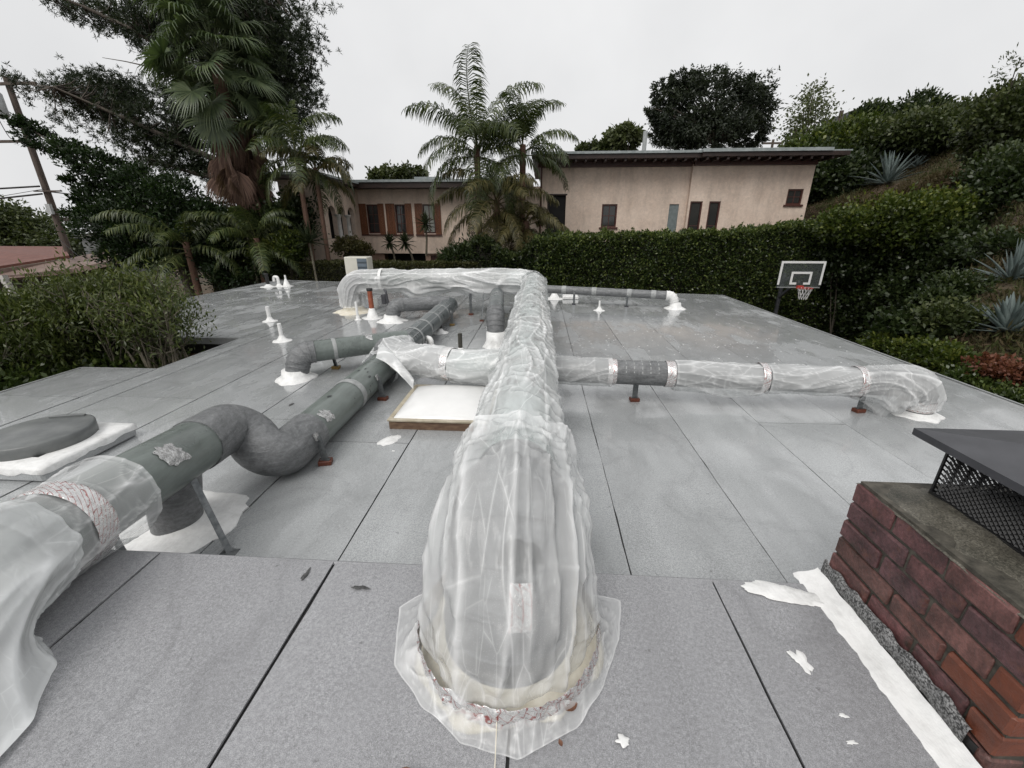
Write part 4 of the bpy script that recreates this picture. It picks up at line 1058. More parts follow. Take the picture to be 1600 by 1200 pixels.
# right roof: rafters tails band, fascia, grey sheet
rt = MB(); zr = zt
rt.box((xl - .45, HY - 1.05, zr + .16), (xc + .05, HY + 8, zr + .36)); rt.build('eave', M_EAVE, house)
rt = MB(); rt.box((xc + .052, HY - 1.25, zr + .18), (xr_ + .85, HY + 8, zr + .36)); rt.build('eave', M_EAVE, house)
rt = MB(); rt.box((xl - .2, HY - .14, zr - .10), (xc - .002, HY - .003, zr + .158)); rt.box((xc + .002, HY - .39, zr - .10), (xr_ + .02, HY - .253, zr + .178)); rt.build('frieze_board', M_TRIM, house)
n_r = 30
for i in range(n_r):
    x = xl - .3 + (xr_ + .9 - xl)*i/n_r; yo = HY - (.98 if x < xc else 1.18)
    MB().box((x, yo, zr + .05), (x + .10, HY - .40, zr + .157)).build('rafter_tail', M_EAVE, house)
rt = MB(); rt.box((xl - .5, HY - 1.12, zr + .362), (xc + .03, HY + 8, zr + .47)); rt.build('roof_sheet', M_ROOFEDGE, house)
rt = MB(); rt.box((xc + .034, HY - 1.32, zr + .362), (xr_ + .05, HY + 8, zr + .50)); rt.build('roof_sheet', M_ROOFEDGE, house)
rt = MB(); rt.box((xr_ + .054, HY - 1.22, zr + .362), (xr_ + .95, HY + 8, zr + .42)); rt.build('roof_sheet', M_ROOFEDGE, house)
for u_ in (935, 985, 1002, 1032, 1110, 1260):
    q = hx(u_, 238, HY + 1.5); r_ = .10
    MB().lathe((q[0], HY + 1.5, zr + .47), [(r_, 0), (r_*.9, .2), (r_*1.3, .24), (r_*1.3, .32), (0, .36)], 12).build('roof_vent', M_ROOFEDGE, house)
q = hx(1007, 225, HY + 3); MB().tube([(q[0], HY+3, zr+.4), (q[0], HY+3, float(hx(1007, 205, HY+3)[2]))], .12, 14).build('flue_pipe', M_EDGE, house)
MB().box((xl + .05, HY + .30, zb), (xr_ - .05, HY + 7.5, zt + .15)).build('interior', M_DARK, house)
# left range, set with three shuttered windows
zl = Z_(575, 296); x0 = X_(553, 330); x1 = xl - .05
zlow = Z_(620, 393)
mw = MB()
wins = []
for (u0, u1, s0, s1) in ((561, 603, 574, 592), (603, 646, 618, 634), (648, 691, 661, 680)):
    a, b = X_(u0+1, 340), X_(u1-2, 340); ga, gb = X_(s0, 340), X_(s1, 340); wins.append((a, b, ga, gb))
zw0, zw1 = Z_(625, 366), Z_(625, 318)
wall_holes(mw, x0, x1, zlow, zl + .1, HY, [(ga, gb, zw0 + .04, zw1 - .04) for a, b, ga, gb in wins])
mw.build('wall', M_STUCCO, house)
mw = MB(); hb = (X_(672, 400), X_(692, 400), -.2, Z_(680, 399)); dk = (X_(600, 400), X_(664, 400), -.3, zlow - .06)
wall_holes(mw, x0, x1, -.4, zlow, HY + .12, [hb, dk], .8)
mw.build('basement_wall', M_STUCCO2, house)
MB().box((x0 + .02, HY + .95, -.4), (x1 - .02, HY + 6.5, zl)).build('interior', M_DARK, house)
MB().box((x0 + .02, HY + .20, zlow), (x1 - .02, HY + .94, zl)).build('window_recess', M_DARK, house)
MB().box((x0, HY - .02, zlow - .10), (x1, HY + .119, zlow - .002)).build('ledge', M_STUCCO, house)
MB().box((dk[0], HY + .7, dk[2]), (dk[1], HY + .75, dk[3])).build('basement_opening', M_DARK, house)
MB().box((hb[0], HY + .25, hb[2]), (hb[1], HY + .30, hb[3])).build('basement_door', M_TRIM, house)
def shutter(a, b, c, d_, y):
    f = MB(); 
    f.box((a, y-.05, c), (a+.06, y-.01, d_)); f.box((b-.06, y-.05, c), (b, y-.01, d_)); f.box((a+.06, y-.05, c), (b-.06, y-.01, c+.07)); f.box((a+.06, y-.05, d_-.07), (b-.06, y-.01, d_))
    o = f.build('shutter', M_WOODRED, house)
    n = 3
    for i in range(n):
        x = a + .06 + (b-a-.12)*i/n; MB().box((x + .005, y-.040, c+.07), (x + (b-a-.12)/n - .005, y-.018, d_-.07)).build('board', M_WOODRED, o)
for i, (a, b, ga, gb) in enumerate(wins):
    window((ga, gb, zw0 + .04, zw1 - .04), HY, (2, 3) if i < 2 else (2, 2), False, M_TRIM, M_GLASS2 if i == 2 else M_GLASS, .06)
    shutter(a, ga - .01, zw0, zw1, HY - .003); shutter(gb + .01, b, zw0, zw1, HY - .003)
    MB().box((a - .02, HY - .07, zw0 - .07), (b + .02, HY - .003, zw0 - .003)).build('sill', M_TRIM, house)
rt = MB(); rt.box((x0 - 1.2, HY - .9, zl), (x1 - .4, HY + 7, zl + .26)); rt.build('eave', M_EAVE, house)
rt = MB(); rt.box((x0 - 1.2, HY - .97, zl + .262), (x1 - .4, HY + 7, zl + .38)); rt.build('roof_sheet', M_ROOFEDGE, house)
q = hx(675, 278, HY + 2); rt = MB(); rt.prism([(q[0]-.9, HY+1.5), (q[0]+1.1, HY+1.5), (q[0]+1.1, HY+3), (q[0]-.9, HY+3)], zl+.38, zl+.75); rt.build('roof_box', M_ROOFEDGE, house)
# left wing with an arched side porch
WY = 19.6; wxn = float(at(500, 330, WY)[0]); wxf = wxn; 
wx0 = float(at(436, 300, WY)[0])
zwt = zl + .05
front = MB(); wall_holes(front, wx0, wxn, -.6, zwt, WY, [])
front.build('wing_front', M_STUCCO, house)
# side wall facing +X along y, two narrow arches between stout piers
ya_, yb_ = WY, HY
arches = [(WY + .75, WY + 1.55), (WY + 1.80, WY + 2.60), (WY + 2.85, WY + 3.65)]
zs0 = Z_(540, 372) + .05; zar = 2.55
side = MB()
def sw(y0, y1, z0, z1): side.add([(wxn, y0, z0), (wxn, y1, z0), (wxn, y1, z1), (wxn, y0, z1)], [(0, 1, 2, 3)])
sw(ya_, yb_, -.6, zs0)
yy = ya_
for a, b in arches:
    sw(yy, a, zs0, zwt); n = 14
    for i in range(n):
        t0, t1 = i/n, (i+1)/n; f = lambda t: zar + (b-a)/2*math.sqrt(max(0, 1 - (2*t-1)**2))
        y0, y1 = a + (b-a)*t0, a + (b-a)*t1
        side.add([(wxn, y0, f(t0)), (wxn, y1, f(t1)), (wxn, y1, zwt), (wxn, y0, zwt)], [(0, 1, 2, 3)])
        side.add([(wxn, y0, f(t0)), (wxn, y1, f(t1)), (wxn-.22, y1, f(t1)), (wxn-.22, y0, f(t0))], [(0, 1, 2, 3)])
    for y in (a, b): side.add([(wxn, y, zs0), (wxn, y, zar), (wxn-.22, y, zar), (wxn-.22, y, zs0)], [(0, 1, 2, 3)])
    yy = b
sw(yy, yb_, zs0, zwt); side.build('arcade_wall', M_STUCCO, house)
for y in ((arches[0][1] + arches[1][0])/2, (arches[1][1] + arches[2][0])/2):
    MB().lathe((wxn + .03, y, 0), [(.17, zs0), (.17, zs0+.1), (.12, zs0+.14), (.105, zar-.15), (.14, zar-.08), (.17, zar-.02), (.17, zar+.03)], 16).build('column', M_COLUMN, house)
MB().box((wx0, WY + .3, -.5), (wxn - .8, HY + 4, zwt - .02)).build('porch_interior', M_DARK, house)
rt = MB(); rt.box((wx0 - .5, WY - .8, zwt), (wxn + .5, HY - .95, zwt + .12)); rt.build('wing_eave', M_EAVE, house)
rt = MB(); rt.box((wx0 - .55, WY - .87, zwt + .122), (wxn + .55, HY - .99, zwt + .22)); rt.build('wing_roof', M_ROOFEDGE, house)
MB().tube(fillet([(wxn + .06, WY - .06, zwt), (wxn + .06, WY - .06, .1)], [], .3), .035, 8).build('downpipe', M_STUCCO2, house)

# ================================================================== BASKETBALL HOOP
BY = 16.0
c00, c11 = at(1220, 409, BY), at(1284, 448, BY); bx0, bx1, bz0, bz1 = float(at(1217, 430, BY)[0]), float(at(1286, 430, BY)[0]), float(at(1250, 449, BY)[2]), float(at(1250, 408, BY)[2])
hoop = thing('basketball_hoop', 'clear basketball backboard with white borders, red rim and net', 'basketball hoop', ((bx0+bx1)/2, BY + 1, -3))
M_WHITEP = mat('white_paint', (.74, .74, .73), (.82, .82, .81), 5, .4); M_RIM = mat('rim_red', (.42, .04, .035), (.52, .07, .05), 9, .4)
t = NT('clear_acrylic'); t.set(color=(.26, .28, .28), rough=.05)
tp = t.n.new('ShaderNodeBsdfTransparent'); ms = t.n.new('ShaderNodeMixShader'); ms.inputs[0].default_value = .14
tp.inputs['Color'].default_value = (.85, .88, .87, 1)
t.link(tp.outputs[0], ms.inputs[1]); t.link(t.p.outputs[0], ms.inputs[2]); t.link(ms.outputs[0], t.o.inputs['Surface']); M_CLEAR = t.m
MB().box((bx0, BY, bz0), (bx1, BY + .02, bz1)).build('backboard', M_CLEAR, hoop)
bw = .075
def frame(name, a, b, c, d_, y, gap=None):
    m = MB(); m.box((a, y-.012, c), (a+bw, y-.004, d_)); m.box((b-bw, y-.012, c), (b, y-.004, d_)); m.box((a+bw, y-.012, d_-bw), (b-bw, y-.004, d_))
    if gap: m.box((a+bw, y-.012, c), (gap[0], y-.004, c+bw)); m.box((gap[1], y-.012, c), (b-bw, y-.004, c+bw))
    m.build(name, M_WHITEP, hoop)
frame('border', bx0, bx1, bz0 + .09, bz1, BY)
MB().box((bx0 + .02, BY - .02, bz0 - .02), (bx1 - .02, BY + .04, bz0 + .015)).build('bottom_rail', M_EDGE, hoop)
cx = (bx0 + bx1)/2 + .02; frame('target_box', cx - .36, cx + .36, bz0 + .10, bz0 + .55, BY, (cx - .12, cx + .12))
rz_ = bz0 + .02; rcx, rcy = cx + .02, BY - .36
MB().tube([(rcx + .23*math.cos(a), rcy + .23*math.sin(a), rz_) for a in np.linspace(0, 2*math.pi, 33)], .012, 8, False).build('rim', M_RIM, hoop)
m = MB(); m.box((cx - .10, BY - .13, rz_ - .06), (cx + .10, BY - .021, rz_ + .05)); m.build('bracket', M_RIM, hoop)
net = MB(); rows = [(.225, 0), (.185, -.13), (.15, -.27), (.125, -.40)]
for i in range(3):
    for k in range(12):
        for s_ in (-1, 1):
            a0 = 2*math.pi*(k + .5*(i % 2))/12; a1 = a0 + s_*math.pi/12; (r0, z0), (r1, z1) = rows[i], rows[i+1]
            net.tube([(rcx + r0*math.cos(a0), rcy + r0*math.sin(a0), rz_ + z0), (rcx + r1*math.cos(a1), rcy + r1*math.sin(a1), rz_ + z1)], .006, 4, False)
net.build('net', M_WHITEP, hoop)
m = MB(); m.obox((cx, BY + .05, bz0 + .5), (cx, BY + 1.1, bz0 + .1), .08, .12); m.obox((cx, BY + .05, bz0 + .2), (cx, BY + 1.1, bz0 - .5), .08, .10); m.build('arm', M_BLACKMETAL, hoop)
m = MB(); m.box((cx - .05, BY + 1.05, -3.1), (cx + .05, BY + 1.15, bz0 + .4)); m.build('post', M_BLACKMETAL, hoop)

# ================================================================== POLE, WIRES, FAR HOUSES
PY = 25.0; pb = at(112, 407, PY); pt_ = at(12, 120, PY); pX = float(pb[0])
M_POLE = mat('pole_wood', (.055, .042, .034), (.11, .085, .07), 6, .8, vec=(4, 4, .4)); M_GREYM = mat('transformer_grey', (.36, .38, .38), (.44, .46, .46), 3, .45); M_WIRE = mat('wire_black', (.012, .012, .012), None, 4, .6)
pole = thing('utility_pole', 'leaning-looking wooden utility pole with crossarms and grey transformer', 'utility pole', (pX, PY, -2.5))
MB().tube([(pX, PY, -2.5), (pX, PY, float(pt_[2]))], [.20, .14], 14).build('pole', M_POLE, pole)
def arm(v, u0, u1, name='crossarm', h=.13):
    z = float(at((u0+u1)/2, v, PY)[2]); a = float(at(u0, v, PY)[0]); b = float(at(u1, v, PY)[0])
    MB().box((a, PY - .27, z - h/2), (b, PY - .16, z + h/2)).build(name, M_POLE, pole); return a, b, z
a1 = arm(133, -45, 64); a2 = arm(222, 5, 62); a3 = arm(299, 60, 102, h=.07)
for u_ in (4, 33, 46):
    q = at(u_, 133, PY); MB().lathe((q[0], PY - .21, a1[2] + .066), [(.05, 0), (.07, .08), (.05, .12), (.06, .2), (.0, .24)], 10).build('insulator', M_GREYM, pole)
q = at(10, 167, PY); MB().lathe((q[0] + .1, PY - .55, float(at(10, 185, PY)[2])), [(.36, 0), (.38, .05), (.38, 1.05), (.30, 1.15), (0, 1.18)], 20).build('transformer', M_GREYM, pole)
q = at(93, 327, PY); MB().box((pX - .05, PY - .34, float(q[2]) - .28), (pX + .22, PY - .18, float(q[2]) + .28)).build('meter_box', M_GREYM, pole)
def wire(p, q, sag, r, lab):
    p, q = Vector(p), Vector(q); n = 18
    pts = [p.lerp(q, i/n) - Vector((0, 0, sag*4*(i/n)*(1-i/n))) for i in range(n + 1)]
    o = MB().tube(pts, r, 5, False).build('overhead_wire', M_WIRE); tag(o, lab, 'wire', 'wires on the utility pole')
far = (-70, 30)
wire((pX, PY - .3, a3[2] + .25), (-75, 28, a3[2] + 1.0), .6, .05, 'upper thick black cable running left from the utility pole')
wire((pX, PY - .3, a3[2] - .15), (-75, 28, a3[2] - 1.2), .6, .05, 'lower thick black cable running left from the utility pole')
wire((a2[0] + .3, PY - .2, a2[2]), (-75, 34, a2[2] + .5), .8, .02, 'thin wire running left from the lower crossarm')
wire((a2[0] + .3, PY - .2, a2[2]), (-60, 12, a2[2] - 6), .8, .02, 'thin wire dropping steeply left from the lower crossarm')
wire((pX, PY - .2, a3[2] + .1), (-60, 14, a3[2] - 5), .4, .015, 'thin service wire dropping toward the red roofed house')
wire((a1[0] + .9, PY - .2, a1[2] - .1), (pX - .4, PY - .4, a2[2] + .2), .9, .02, 'slack loop of wire under the transformer')
wire((pX, PY, a3[2]), (-13, 32, a3[2] + .6), .7, .035, 'thick cable running right from the pole behind the trees')
wire((pX - 0, PY - .25, 1.3), (-22.5, 21, -.6), .15, .015, 'thin guy wire slanting right from the pole foot')

rh = thing('red_roof_house', 'low house with red gravel roof and dark walls at far left', 'house', (-28, 20, -2.4))
M_REDROOF = mat('red_gravel', (.115, .042, .030), (.175, .072, .053), 3, .7, bump=.4, bscale=20); M_BROWNROOF = mat('pinkish_roof', (.17, .115, .095), (.23, .165, .14), 3, .6); M_DKWALL = mat('brown_wall', (.055, .048, .038), (.09, .08, .065), 2, .8)
a, b, c_, d_ = at(-60, 412, 19), at(112, 404, 22), at(112, 396, 28), at(-60, 386, 26)
def slab(name, P, th, material, parent):
    n = len(P); V = [tuple(p) for p in P] + [(p[0], p[1], p[2] - th) for p in P]
    return MB().add(V, [tuple(range(n)), tuple(range(2*n-1, n-1, -1))] + [(i, i+n, (i+1) % n + n, (i+1) % n) for i in range(n)]).build(name, material, parent)
slab('roof', [at(-80, 428, 18.5), at(108, 399, 22.0), at(100, 385, 30), at(-80, 384, 27)], .12, M_REDROOF, rh)
slab('roof', [at(-80, 440, 18.3), at(112, 420, 21), at(186, 404, 21.5), at(182, 388, 27), at(105, 404, 21.9), at(-60, 431, 18.45)], .25, M_BROWNROOF, rh)
q0, q1, q2 = at(-60, 442, 19.5), at(112, 424, 22), at(180, 408, 22.5)
m = MB(); 
for p, q in ((q0, q1), (q1, q2)): m.add([(p[0], p[1], -3), (q[0], q[1], -3), (q[0], q[1], q[2] + .05), (p[0], p[1], p[2] + .05)], [(0, 1, 2, 3)]); m.add([(p[0], p[1]+.2, -3), (q[0], q[1]+.2, -3), (q[0], q[1]+.2, q[2]), (p[0], p[1]+.2, p[2])], [(3, 2, 1, 0)])
m.build('wall', M_DKWALL, rh)
p = at(4, 430, 18.6); m = MB(); m.obox((p[0], p[1], p[2]), (p[0]+.3, p[1], -2.6), .22, .22); m.build('post', M_COLUMN, rh)
gh = thing('grey_house', 'grey house with flat roof and balcony behind the utility pole', 'house', (-36, 34, -2))
p0, p1 = at(118, 350, 34), at(182, 400, 34); xg0, xg1 = float(p0[0]), float(at(190, 370, 34)[0]); zg = lambda v: float(at(150, v, 34)[2])
M_GREYWALL = mat('grey_siding', (.13, .135, .135), (.19, .195, .19), 2, .7)
MB().box((xg0, 34, -2), (xg1, 38, zg(372))).build('lower_wall', M_GREYWALL, gh)
MB().box((xg0 + .8, 34.4, zg(372)), (xg1, 38, zg(346))).build('upper_wall', M_GREYWALL, gh)
MB().box((xg0 - .8, 33.5, zg(346) + .01), (xg1, 38.5, zg(346) + .3)).build('roof', M_EAVE, gh)
MB().box((xg0 + 1.2, 34.35, zg(368)), (xg0 + 2.2, 34.39, zg(350))).build('window', M_GLASS2, gh)
for k in range(6): MB().box((xg0 - .6, 33.8, zg(372) + .16*k), (xg0 + 1.4, 33.84, zg(372) + .16*k + .05)).build('balcony_rail', M_GREYWALL, gh)
# roof and posts seen over the hill shrubs
hh = thing('hilltop_house', 'grey house top peeking over the shrubs on the hill', 'house', tuple(at(1335, 205, 40)))
q = at(1330, 205, 40)
MB().prism([(q[0]-1.2, 39), (q[0]+2.4, 39), (q[0]+2.4, 42), (q[0]-1.2, 42)], 5, float(at(1330, 180, 40)[2])).build('wall', M_GREYWALL, hh)
MB().prism([(q[0]-.6, 38.8), (q[0]+1.9, 38.8), (q[0]+1.9, 41), (q[0]-.6, 41)], float(at(1330, 180, 40)[2]) + .01, float(at(1330, 175, 40)[2])).build('roof', M_EAVE, hh)
for lab, u_, v0, v1 in (('dark post on the hill crest right of the thin tree', 1309, 200, 173), ('dark post left of the thin tree behind the roof', 1233, 250, 200)):
    a, b = at(u_, v0, 38), at(u_ , v1, 38); o = MB().tube([(a[0], 38, 4), (a[0], 38, b[2])], .14, 8).build('hill_post', M_POLE); tag(o, lab, 'post', 'posts on the hill')
a, b = at(1205, 236, 60), at(1205, 218, 60)
t = thing('distant_pole', 'small distant utility pole over the roof of the house', 'utility pole', (a[0], 60, 0)); MB().tube([(a[0], 60, 0), (a[0], 60, b[2])], .15, 8).build('pole', M_POLE, t); MB().box((a[0]-1.2, 59.9, b[2]-.5), (a[0]+1.2, 60.1, b[2]-.3)).build('crossarm', M_POLE, t)
# ================================================================== PLANTS
def unit(a): return a / np.maximum(1e-9, np.linalg.norm(a, axis=-1, keepdims=True))
def leaf_mesh(P, D, L, W, tint, fold_=.25):
    """one four-sided pointed leaf for each point: P base, D direction, L length, W half width"""
    n = len(P); D = unit(D); r_ = unit(rng.normal(size=(n, 3))); S = unit(np.cross(D, r_)); N = np.cross(S, D)
    L = np.broadcast_to(np.asarray(L, float), (n,))[:, None]; W = np.broadcast_to(np.asarray(W, float), (n,))[:, None]
    V = np.empty((n, 4, 3)); V[:, 0] = P; V[:, 1] = P + D*L*.5 + S*W + N*W*fold_; V[:, 2] = P + D*L; V[:, 3] = P + D*L*.5 - S*W + N*W*fold_
    return V.reshape(-1, 3), np.arange(n*4).reshape(n, 4), tint
def tuft_mesh(C, per, L, W, up=.5, spread=1.0, tint=None):
    P = np.repeat(C, per, 0); D = rng.normal(size=P.shape)*spread + np.array([0, 0, up])
    return P, D
LM = dict(
  pine=leafmat('pine_needles', (.010, .016, .008), (.020, .032, .014), (.045, .058, .024)),
  juniper=leafmat('juniper_leaf', (.008, .017, .006), (.018, .036, .010), (.040, .064, .018)),
  hedge=leafmat('hedge_leaf', (.019, .032, .009), (.054, .080, .022), (.17, .20, .058), .3),
  hedgel=leafmat('low_hedge_leaf', (.022, .026, .008), (.048, .052, .016), (.090, .088, .030), .5),
  yellow=leafmat('yellow_green_leaf', (.018, .030, .006), (.060, .085, .015), (.19, .20, .04), .4),
  bush=leafmat('notch_bush_leaf', (.028, .040, .010), (.060, .080, .020), (.130, .145, .040), .4),
  olive=leafmat('olive_leaf', (.022, .031, .011), (.052, .068, .022), (.115, .125, .044), .45),
  dark=leafmat('dark_leaf', (.012, .021, .007), (.032, .048, .016), (.085, .105, .034), .38),
  grey=leafmat('grey_tree_leaf', (.012, .018, .010), (.024, .032, .017), (.045, .056, .028), .5),
  light=leafmat('pale_tree_leaf', (.045, .055, .022), (.085, .10, .04), (.14, .155, .07), .5),
  red=leafmat('red_leaf', (.07, .025, .012), (.15, .052, .030), (.22, .10, .06), .5),
  dry=leafmat('dry_grass', (.075, .048, .026), (.082, .062, .030), (.055, .066, .020), .8),
  palm=leafmat('palm_leaf', (.026, .040, .014), (.055, .076, .024), (.12, .135, .045), .4),
  palmb=leafmat('browning_palm_leaf', (.040, .042, .014), (.085, .076, .026), (.14, .115, .045), .5),
  fan=leafmat('fan_palm_leaf', (.045, .066, .034), (.085, .115, .055), (.15, .18, .09), .4),
  dead=leafmat('dead_palm_leaf', (.070, .040, .030), (.135, .080, .058), (.23, .155, .115), .8),
  agave=mat('agave_leaf', (.085, .115, .108), (.155, .19, .178), 4, .55), yucca=leafmat('yucca_leaf', (.020, .032, .014), (.042, .060, .024), (.085, .10, .04), .5))
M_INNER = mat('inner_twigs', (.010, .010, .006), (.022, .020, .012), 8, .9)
def rt(n, lo=0., hi=1.): return rng.uniform(lo, hi, n)
def local(o, V): 
    return V
def ray_ground(u, v):
    d_ = _r*(u-800) + _u*(600-v) + _f*FPX; d_ = d_/np.linalg.norm(d_)
    for t in np.arange(5, 80, .1):
        p = CAM + d_*t
        if p[2] < terrain(p[0], p[1]) + .02: return p
    return CAM + d_*60

# ---- hedges: lumpy clipped bodies of small leaves
def hedge(name, label, xs, y0, depth, ztop, zbot, n, L, lm, group=None, lump=.18, core=True, skew=0., cat='hedge', rag=.25):
    loc = ((xs[0]+xs[1])/2, y0 + depth/2, zbot); t = thing(name, label, cat, loc, group)
    w_ = xs[1] - xs[0]; h_ = lambda x: ztop(x) - zbot
    def front(x, z): return y0 + skew*(x - xs[0]) - lump*np.array([MN.noise(Vector((a*.9, b*.9, 3.3))) + .5*MN.noise(Vector((a*2.6, b*2.6, 8))) for a, b in zip(x, z)])
    nf = int(n*.68); x = rt(nf, xs[0], xs[1]); zt_ = np.array([ztop(a) for a in x]); z = zbot + (zt_ - zbot)*rt(nf)**.8
    y = front(x, z) + rng.exponential(.10, nf); y = np.where(z > zt_ - .25, y + (z - zt_ + .25)*.4, y)
    Pf = np.stack([x, y, z], -1); Df = rng.normal(size=(nf, 3))*.8 + np.array([0, -.7, .35])
    nt = n - nf; x = rt(nt, xs[0], xs[1]); yy = rt(nt)*depth; zt_ = np.array([ztop(a) + rag*(MN.noise(Vector((a*1.3, b*1.3, 1))) + .8*MN.noise(Vector((a*4, b*4, 1))) + 1.2*max(0, MN.noise(Vector((a*9, b*9, 4))) - .25)) for a, b in zip(x, yy)])
    Pt = np.stack([x, y0 + skew*(x-xs[0]) + yy, zt_ - rng.exponential(.07, nt)], -1); Dt = rng.normal(size=(nt, 3))*.7 + np.array([0, -.15, .8])
    P = np.concatenate([Pf, Pt]); D = np.concatenate([Df, Dt])
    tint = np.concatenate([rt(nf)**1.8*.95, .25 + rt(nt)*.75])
    V, F, ti = leaf_mesh(P, D, rng.uniform(.7, 1.3, n)*L, L*.27*rng.uniform(.8, 1.2, n), tint)
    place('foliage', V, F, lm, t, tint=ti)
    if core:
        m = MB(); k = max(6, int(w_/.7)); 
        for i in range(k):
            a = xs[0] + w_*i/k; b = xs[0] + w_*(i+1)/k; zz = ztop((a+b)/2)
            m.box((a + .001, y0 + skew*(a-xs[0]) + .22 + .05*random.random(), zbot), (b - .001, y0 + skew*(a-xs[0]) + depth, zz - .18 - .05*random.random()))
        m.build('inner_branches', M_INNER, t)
    return t
zr1 = lambda x: float(np.interp(x, [-.5, 2, 6.5, 11, 13.5], [1.55, 1.62, 1.72, 2.1, 2.35]))
hedge('tall_hedge', 'tall dark clipped hedge behind the basketball hoop', (-.2, 12.2), 17.6, 1.3, zr1, -3, 62000, .115, LM['hedge'])
zl1 = lambda x: .58 + .03*math.sin(x*1.3)
hedge('low_hedge', 'low olive trimmed hedge along the back left roof edge', (-14.5, -2.6), 17.7, 1.0, zl1, -3, 42000, .085, LM['hedgel'], lump=.06, rag=.05)
hedge('low_hedge', 'dark shrub row under the middle palms', (-2.9, .4), 17.9, 1.2, lambda x: 1.15 + .30*math.sin(x*2.2 + 1), -3, 15000, .14, LM['dark'], lump=.3)

# ---- shrubs and trees from clumps of leaves
def blob_leaves(blobs, n, L, W, up=.4, clump=None, depth=None, tint_up=.5, seedless=True, cl_r=.30, narrow=False):
    """blobs: (centre xyz, radii xyz); leaves sit in small clumps near each blob's skin"""
    vol = np.array([b[1][0]*b[1][2] for b in blobs]); share = vol/vol.sum(); Pl = []; Dl = []; Tl = []
    for (c, r_), sh in zip(blobs, share):
        k = max(20, int(n*sh)); per = clump or 28; nc = max(3, k//per)
        d_ = unit(rng.normal(size=(nc, 3))); rad = rng.uniform(.25, 1.0, nc)**.45
        cc = np.asarray(c) + d_*rad[:, None]*np.asarray(r_)
        cs = cl_r*np.mean(r_)*rng.uniform(.6, 1.5, nc)
        P = np.repeat(cc, per, 0) + rng.normal(size=(nc*per, 3))*np.repeat(cs, per)[:, None]*np.array([1, 1, .75])*.6
        out_ = np.repeat(d_, per, 0); D = out_*.7 + rng.normal(size=P.shape)*.65 + np.array([0, 0, up])
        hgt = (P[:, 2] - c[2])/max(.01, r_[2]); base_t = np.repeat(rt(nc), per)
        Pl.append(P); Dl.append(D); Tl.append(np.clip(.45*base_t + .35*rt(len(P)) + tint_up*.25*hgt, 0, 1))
    P = np.concatenate(Pl); D = np.concatenate(Dl); T = np.concatenate(Tl); n = len(P)
    return leaf_mesh(P, D, rng.uniform(.65, 1.3, n)*L, rng.uniform(.8, 1.2, n)*W, T)
def stems(m, base, tips, r0=.04, r1=.008, wob=.08):
    for tp in tips:
        b = Vector(base) + Vector((random.uniform(-.15, .15), random.uniform(-.15, .15), 0)); e_ = Vector(tp); n = 5
        pts = [b.lerp(e_, i/n) + Vector((random.uniform(-wob, wob), random.uniform(-wob, wob), 0))*math.sin(math.pi*i/n) for i in range(n + 1)]
        m.tube(pts, [r0 + (r1-r0)*i/n for i in range(n + 1)], 5, False)
def pxblob(u, v, ru, rv, y, dy=None, jit=0):
    y = y + (random.uniform(-jit, jit) if jit else 0); c = at(u, v, y); s_ = px2m(y)*1.0*math.hypot(1, (c[0]/y)*.6)
    return (c, (ru*s_, (dy if dy is not None else (ru+rv)/2*s_), rv*s_))
def shrub(name, label, blobs, n, L, W, lm, ground, cat='shrub', group=None, up=.4, nst=8, r0=.05, stem_m=None, clump=28, cl_r=.3, tint_up=.5):
    cx, cy = np.mean([b[0][0] for b in blobs]), np.mean([b[0][1] for b in blobs]); t = thing(name, label, cat, (cx, cy, ground), group)
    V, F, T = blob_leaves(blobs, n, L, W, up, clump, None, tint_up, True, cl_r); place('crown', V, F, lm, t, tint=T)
    m = MB(); tips = []
    for i in range(nst):
        c, r_ = blobs[i % len(blobs)]; tips.append(np.asarray(c) + unit(rng.normal(size=3))*np.asarray(r_)*.6)
    stems(m, (cx, cy, ground), tips, r0, .01); m.build('stems', stem_m or M_SHRUBBARK, t); return t

# pine: limbs, twigs and needle tufts
def limb_pts(pp, y, jit=0): return [Vector(at(u, v, y + j)) for (u, v), j in zip(pp, np.linspace(0, jit, len(pp)))]
pine = thing('pine_tree', 'tall dark pine with spreading limbs at upper left', 'tree', tuple(at(392, 440, 22)[:2]) + (-2.5,))
tr_ = limb_pts([(396, 470), (388, 330), (374, 250), (352, 170), (332, 80), (318, -40)], 22); tr_[0].z = -2.5
MB().tube(fillet(tr_, [1]*4, .4), np.linspace(.34, .10, len(fillet(tr_, [1]*4, .4))).tolist(), 12).build('trunk', M_BARK, pine)
LB_ = [limb_pts(p, 22, j) for p, j in (([(378, 268), (310, 238), (230, 200), (150, 165), (84, 136)], -2), ([(352, 172), (285, 98), (215, 50), (130, 10), (70, -14)], -1.5), ([(350, 160), (420, 80), (455, 20)], 1.5), ([(362, 205), (430, 165), (482, 122)], 1), ([(376, 285), (300, 270), (232, 248)], -1), ([(338, 110), (300, 50), (250, -20)], 2), ([(340, 120), (400, 40), (430, -30)], -1))]
allp = []
for L_ in LB_:
    P_ = fillet(L_, [1.2]*(len(L_)-2), .4) if len(L_) > 2 else L_; MB().tube(P_, np.linspace(.15, .035, len(P_)).tolist(), 8).build('limb', M_BARK, pine); allp += P_
dead_ = limb_pts([(300, 140), (262, 108), (232, 104), (196, 96), (160, 90)], 21); MB().tube(dead_, [.05, .04, .03, .02, .01], 6).build('limb', M_BARK, pine)
